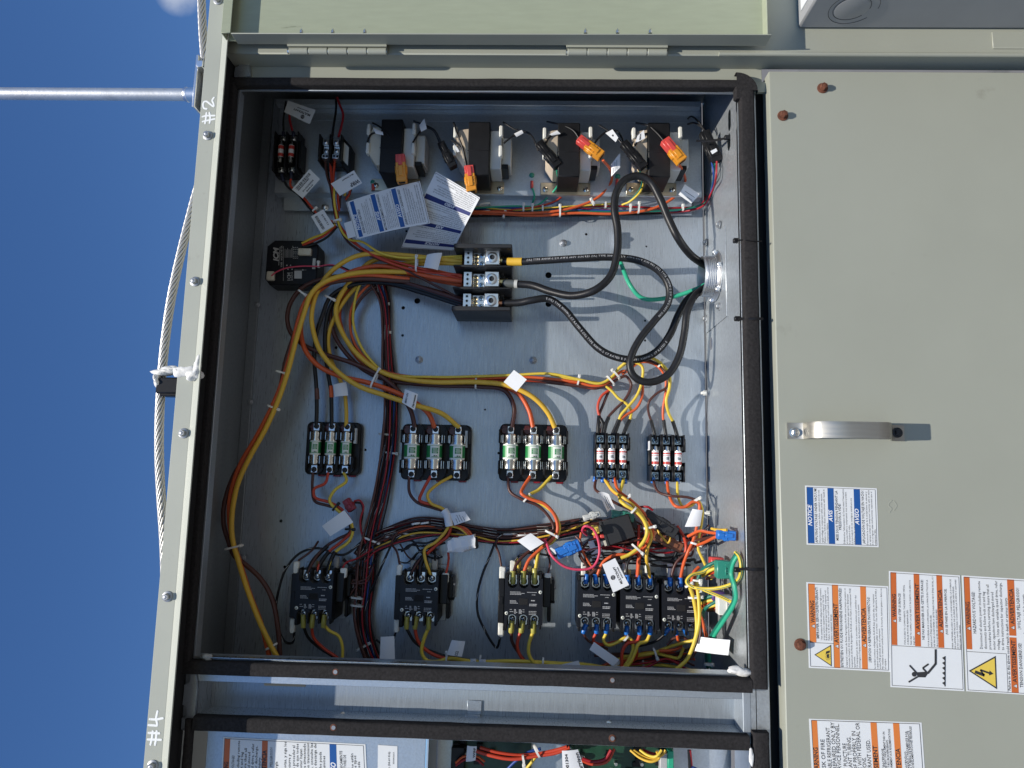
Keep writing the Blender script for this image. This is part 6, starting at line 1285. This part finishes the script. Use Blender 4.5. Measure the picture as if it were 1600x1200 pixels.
# ------------------------------------------------------------------ paper flags and tags
def flag(label, cn, text=None, base='paper', bulge=1.5, twist=0, globe=False, lines=0, bars=0, name='wire_tag', seed=1):
    S, t = sticker(name, label, 'tag', cn, base, bulge, twist, .2, 'paper tags on the wiring')
    b = MB(); rng = random.Random(seed)
    if globe:
        cx_, cy__ = globe; k = S.H / S.W; r_ = .13
        for f_ in (1, .45): 
            P = [(cx_ + r_ * k * f_ * math.cos(i * .4), cy__ + r_ * math.sin(i * .4)) for i in range(17)]
            for i in range(16): S.line(b, *P[i], *P[i + 1], .7)
        for yy in (-.5, 0, .5): S.line(b, cx_ - r_ * k * math.sqrt(1 - yy * yy), cy__ + r_ * yy, cx_ + r_ * k * math.sqrt(1 - yy * yy), cy__ + r_ * yy, .6)
        S.line(b, cx_, cy__ - r_, cx_, cy__ + r_, .6)
    for tx in text or (): S.text(b, tx[0], tx[1], tx[2], tx[3], fit=tx[4], bold=.03, res=2)
    for i in range(lines): S.line(b, .1, .25 + i * .6 / max(1, lines), .1 + rng.uniform(.35, .75), .25 + i * .6 / max(1, lines), .6)
    a = .12
    while bars and a < .85:
        w = rng.uniform(.01, .035); S.rect(b, a, bars, a + w, bars + .2, .25, n=1); a += w + rng.uniform(.012, .03)
    if b.v: part('tag_print', b, 'ink', t, smooth=0)
    return t
flag('printed paper tag with a globe mark near the dark fuse holder', [(484, 194, 84), (444, 175, 80), (450, 157, 80), (493, 172, 84)], [('MULTICRAFT', .10, .60, .2, .62), ('INDUSTRIES', .2, .78, .1, .42)], globe=(.33, .25), bulge=0)
flag('printed paper tag with a globe mark across the close-set contactors', [(958, 926, 96), (941, 882, 92), (961, 872, 92), (983, 914, 96)], [('MULTICRAFT', .14, .72, .2, .62), ('INDUSTRIES', .3, .88, .1, .4)], globe=(.45, .33), bulge=0)
flag('white tag with bars and a date in the dark corner by the fuse holder', [(456, 296, 62), (484, 264, 66), (500, 280, 66), (473, 310, 62)], [('0002046682', .12, .44, .14, .6), ('01/22/2025', .2, .74, .14, .6), ('8:04:10', .3, .93, .14, .36)], bars=.12, bulge=0)
flag('white tag lettered along one edge beside the wire coil', [(566, 286, 70), (531, 306, 66), (517, 287, 66), (553, 266, 70)], [('WIRP', .04, .36, .36, .4), ('MULTICRAFT', .1, .84, .12, .5)], bulge=0)
flag('white tag with bars above the monitor module', [(502, 365, 62), (486, 338, 60), (505, 327, 62), (522, 353, 64)], [('11:10:10', .2, .78, .16, .6)], bars=.2, bulge=0)
flag('blank white tag wrapped on the yellow wires at the distribution block', [(662, 418, 66), (667, 398, 66), (691, 395, 66), (684, 422, 66)], bulge=3)
flag('blank white tag on the yellow wire above the slim fuse block', [(523, 620, 40), (521, 601, 40), (541, 597, 40), (544, 618, 40)], bulge=2)
flag('numbered white tag wrapped around the leads to the shaded fuse block', [(628, 629, 62), (633, 608, 62), (653, 616, 62), (648, 641, 62)], [('8001101', .1, .34, .2, .7), ('Harnesses', .1, .9, .2, .8)], bulge=3)
flag('square blank tag standing above the sunlit edge fuse block', [(787, 597, 56), (803, 578, 62), (823, 593, 62), (807, 612, 58)], bulge=0)
flag('blank white tag hanging off the taped leads above the first contactor', [(516, 838, 58), (503, 822, 58), (538, 797, 62), (552, 816, 62)], bulge=2)
flag('white tag with small lines by the crumpled tape connector', [(710, 821, 60), (703, 802, 60), (726, 799, 62), (735, 812, 62)], lines=4, bulge=2)
t = thing('tape_sleeve', 'white tape sleeve around the leads above the second contactor', 'tape sleeve', Q(699, 806, 46)); b = MB(); b.tube(spline([Q(694, 798, 44), Q(699, 806, 47), Q(702, 822, 47)], 5), 6.2, 12, flat=(1, .8)); part('tape_wrap', b, 'paper', t, smooth=60)
flag('white tag lying on the dark trunk above the third contactor', [(829, 861, 64), (808, 845, 62), (829, 833, 64), (850, 848, 66)], bulge=1)
flag('grey-white blank tag behind the blue plug', [(868, 866, 44), (858, 856, 44), (867, 846, 46), (878, 858, 46)], bulge=0)
flag('folded white strip rising from the relay', [(949, 799, 60), (935, 771, 84), (951, 771, 84), (962, 797, 60)], lines=3, twist=2, bulge=-3)
flag('white tag half hidden under the relay terminals', [(925, 872, 40), (919, 846, 42), (934, 842, 42), (944, 868, 40)], bulge=1)
flag('blank white tag on the wall-side leads', [(1070, 823, 78), (1082, 795, 82), (1098, 797, 82), (1094, 822, 78)], bulge=2)
flag('tall blank tag standing at the sill behind the second contactor', [(593, 1034, 60), (595, 995, 56), (616, 994, 56), (617, 1034, 60)], bulge=1.5)
flag('curled tag marked with two letters and a digit at the sill', [(698, 1023, 66), (706, 1000, 64), (727, 1002, 64), (722, 1026, 66)], [('CC2', .02, .7, .26, .3)], bulge=2)
flag('white wrap label on the yellow sill wire, nearer the second contactor', [(735, 1039, 60), (735, 1029, 60), (744, 1029, 60), (744, 1039, 60)], [('L4', .1, .8, .7, .5)], bulge=1.5)
flag('white wrap label on the yellow sill wire, farther from the second contactor', [(749, 1039, 60), (749, 1030, 60), (759, 1030, 60), (759, 1039, 60)], [('10', .1, .8, .7, .5)], bulge=1.5)
flag('slanted blank tag below the first close-set contactor', [(921, 1015, 66), (928, 1003, 66), (968, 1031, 70), (958, 1041, 70)], bulge=1)
flag('blank tag corner rising behind the sill near the third contactor', [(880, 1052, 70), (878, 1038, 70), (904, 1032, 72), (910, 1050, 72)], bulge=1)
flag('wide blank tag on the green earth leads', [(1085, 1017, 112), (1094, 995, 116), (1141, 1000, 138), (1138, 1024, 134)], bulge=2)
flag('curled white tag hanging beside the fourth transformer', [(955, 276, 70), (955, 257, 76), (969, 239, 84), (969, 262, 78)], lines=3, bulge=2)
flag('curled white tag by the lower fold of the mounting plate near the wall', [(1080, 318, 62), (1060, 304, 66), (1070, 288, 70), (1093, 303, 70)], lines=2, bulge=4)
flag('small pointed tag with a globe mark between the last two transformers', [(962, 222, 92), (946, 208, 92), (957, 202, 96), (966, 215, 94)], globe=(.5, .5), bulge=0)
flag('white tag tucked against the fourth transformer', [(992, 224, 88), (996, 212, 92), (1006, 203, 96), (1008, 216, 92)], bars=.4, bulge=0)
for i, (cn, lb) in enumerate((([(582, 199), (598, 206), (599, 211), (587, 209)], 'first'), ([(655, 196), (663, 185), (667, 201), (658, 206)], 'first two'), ([(708, 223), (713, 228), (718, 237), (714, 238)], 'second'), ([(803, 209), (815, 203), (818, 208), (807, 214)], 'second and third'), ([(858, 210), (870, 204), (876, 209), (862, 212)], 'third'))):
    flag('tiny white sleeve label on the thin leads of the ' + lb + (' transformers' if ' ' in lb else ' transformer'), [(x, y, 98) for x, y in cn], bulge=.8)
# ------------------------------------------------------------------ lightning rod, braided conductor and its clamp
t = thing('lightning_rod', 'galvanised vertical rod rising from the roof cap into the sky', 'rod', Q(318, 148, 200))
b = MB(); a = Q(-60, 146, 200); c = Q(296, 148, 200); b.cyl(a, c, 8.6, n=20); part('rod', b, 'pole', t)
b = MB(); b.lathe(Q(289, 148, 200), Q(312, 148, 200), [(0, 9.2), (.08, 10.4), (.2, 10.4), (.22, 9.8), (1, 9.8)], 20); part('coupling', b, 'aluminium', t)
b = MB(); p = Q(313, 135, 200); b.box(p.x - 2, QY(315, 176, 200), 182, p.x + 2.5, QY(318, 95, 200), 216, 1.2); b.box(p.x + 2.5, QY(316, 118, 200), 196, p.x + 12, QY(318, 108, 200), 222, .8); part('base_plate', b, 'aluminium', t)
t = thing('lightning_conductor', 'thick braided aluminium cable sagging along the roof cap', 'braided cable', Q(262, 500, 205))
P = spline([Q(x, y, 200) for x, y in ((314, -60), (315, 0), (317, 50), (320, 90), (324, 130), (326, 200), (318, 260), (302, 320), (283, 395), (268, 465), (258, 535), (252, 600), (249, 660), (249, 720), (252, 780), (256, 840), (258, 900), (256, 980), (250, 1060))], 14)
n = 9; ang = 0
frames = []; up = Vector((0, 0, 1))
for k in range(len(P)):
    tn = (P[min(k + 1, len(P) - 1)] - P[max(k - 1, 0)]).normalized(); up = (up - tn * up.dot(tn)).normalized(); frames.append((up.copy(), tn.cross(up)))
L = 0; Ls = [0]
for k in range(1, len(P)): L += (P[k] - P[k - 1]).length; Ls.append(L)
b = MB(); b.tube(P, 3.6, 8); part('core', b, 'void', t)
for s in range(n):
    a0 = 2 * math.pi * s / n; b = MB(); b.tube([P[k] + (frames[k][0] * math.cos(a0 + Ls[k] * .075) + frames[k][1] * math.sin(a0 + Ls[k] * .075)) * 4.5 for k in range(len(P))], 1.5, 6); part('strand', b, 'braid', t, smooth=80)
t = thing('cable_clamp', 'black clamp with white sealant gripping the braided cable', 'clamp', Q(262, 600, 205))
a, c = Q(244, 589, 214), Q(276, 615, 214); b = MB(); b.box(a.x, c.y, 186, c.x + 6, a.y, 214, 2); b.box(a.x + 4, c.y - 3, 190, c.x, c.y + 2, 210, 1); part('clamp_block', b, 'plastic', t)
for i, (px, py, h, rx, ry, rz) in enumerate(((258, 581, 208, 16, 6, 8), (272, 577, 214, 14, 5, 8), (290, 581, 234, 15, 9, 5), (304, 586, 238, 10, 9, 7), (308, 573, 240, 5, 14, 3), (246, 594, 210, 5, 9, 7))):
    blob(px, py, h, rx, ry, rz, 20 + i, 'sealant', 'sealant_bead', t)
# ------------------------------------------------------------------ lower compartment contents
y0 = QY(800, 1150, 110); yb2 = y0 - 120
t = thing('circuit_board', 'green circuit board crowded with parts in the lower compartment, beneath the white tag', 'circuit board', Q(950, 1200, 104))
a, c = QX(885, 1190, 108), QX(1052, 1190, 108); b = MB(); b.box(a, yb2, 105, c, y0 + 6, 107, .3); part('board', b, 'pcb', t)
rng = random.Random(9)
for i in range(24):
    x = rng.uniform(a + 6, c - 8); y = rng.uniform(y0 - 46, y0 - 2); r_ = rng.choice([2.6, 3.4, 4.2]); p = Vector((x, y, 107)); b = MB(); k = i % 3
    if k == 0: b.lathe(p, p + Vector((0, 0, rng.uniform(8, 14))), [(0, r_), (.9, r_), (1, r_ * .8)], 14); part('capacitor', b, 'steel', t)
    elif k == 1: b.box(x - 5, y - 3, 107, x + 5, y + 3, 110, .4); part('chip', b, 'plastic', t)
    else: b.box(x - 2, y - 1.2, 107, x + 2, y + 1.2, 108.6, .2); part('resistor', b, 'nylon_dim', t)
a2, c2 = Q(1032, 1178, 124), Q(1053, 1215, 124); b = MB(); b.box(a2.x, c2.y, 107, c2.x - 8, a2.y, 122, .8); part('terminal_strip', b, 'print_dim', t); b = MB(); b.box(c2.x - 8, c2.y, 107, c2.x, a2.y + 4, 124, .8); part('terminal_strip', b, 'wG', t)
t = thing('circuit_board', 'smaller green circuit board behind red wires at the lower picture edge', 'circuit board', Q(760, 1200, 104))
a, c = QX(706, 1190, 108), QX(830, 1190, 108); b = MB(); b.box(a, yb2, 105, c, y0 + 4, 107, .3); part('board', b, 'pcb', t)
for i in range(10):
    x = rng.uniform(a + 4, c - 6); y = rng.uniform(y0 - 46, y0 - 4); b = MB(); b.box(x - 4, y - 3, 107, x + 4, y + 3, rng.uniform(110, 118), .5); part('chip', b, rng.choice(['plastic', 'plastic_grey', 'nylon_dim']), t)
b = MB(); p = Q(715, 1190, 125); b.box(p.x - 9, p.y - 60, 107, p.x + 9, p.y + 18, 125, 1); part('relay_case', b, 'plastic', t)
harness('red and coloured wires crossing the lower compartment edge', [
    ('wR', 2.4, '740,1172,140 765,1180 800,1186 840,1181 870,1176 890,1168,150', 146), ('wR', 2.2, '750,1168,140 780,1176 820,1180 860,1174 886,1167,150', 142), ('wK', 2.2, '745,1170,136 775,1179 815,1184 855,1178 885,1170', 138), ('wU', 2.0, '790,1205,130 805,1190 825,1176 845,1170', 136), ('wy', 2.0, '815,1210,130 830,1192 842,1176,136', 134), ('wr', 2.2, '910,1185,128 925,1190 945,1186 955,1172', 134), ('wR', 2.0, '908,1188,126 925,1194 948,1190 960,1170', 130), ('wO', 1.6, '712,1192,130 725,1182 745,1182 757,1190,130', 134), ('wr', 1.6, '712,1196,130 726,1187 744,1187 756,1196', 130)],
    ties=[(818, 1188, 170, 6, 146, 'nylon', 1), (839, 1174, 150, 8, 146, 'nylon', 0)])
harness('yellow loops springing over the circuit board edge', [('wY', 1.8, '985,1172,124 1000,1184 1018,1190 1030,1184 1026,1174', 138), ('wY', 1.8, '990,1172,124 1005,1182 1020,1186 1036,1178 1040,1172', 134), ('wy', 1.8, '1000,1172,124 1012,1180 1025,1182 1034,1172', 142), ('wr', 1.8, '1005,1172,120 1022,1178 1040,1176,124', 130), ('wK', 1.8, '1076,1172,130 1077,1190 1078,1215', 126), ('wr', 1.8, '1078,1172,130 1080,1192 1082,1215', 122), ('wU', 1.8, '1080,1198,126 1092,1204 1100,1215', 126)])
flag('white tag with a printed number over the lower circuit board', [(880, 1225, 150), (878, 1173, 156), (903, 1171, 156), (920, 1224, 150)], [('P001304', .35, .3, .2, .55), ('Harrison', .3, .94, .26, .62)], bulge=1)
flag('small white tag marked on its edge near the lower relay', [(728, 1190, 140), (730, 1165, 144), (745, 1166, 144), (743, 1188, 140)], [('WIRF', .2, .9, .3, .7)], bulge=1)
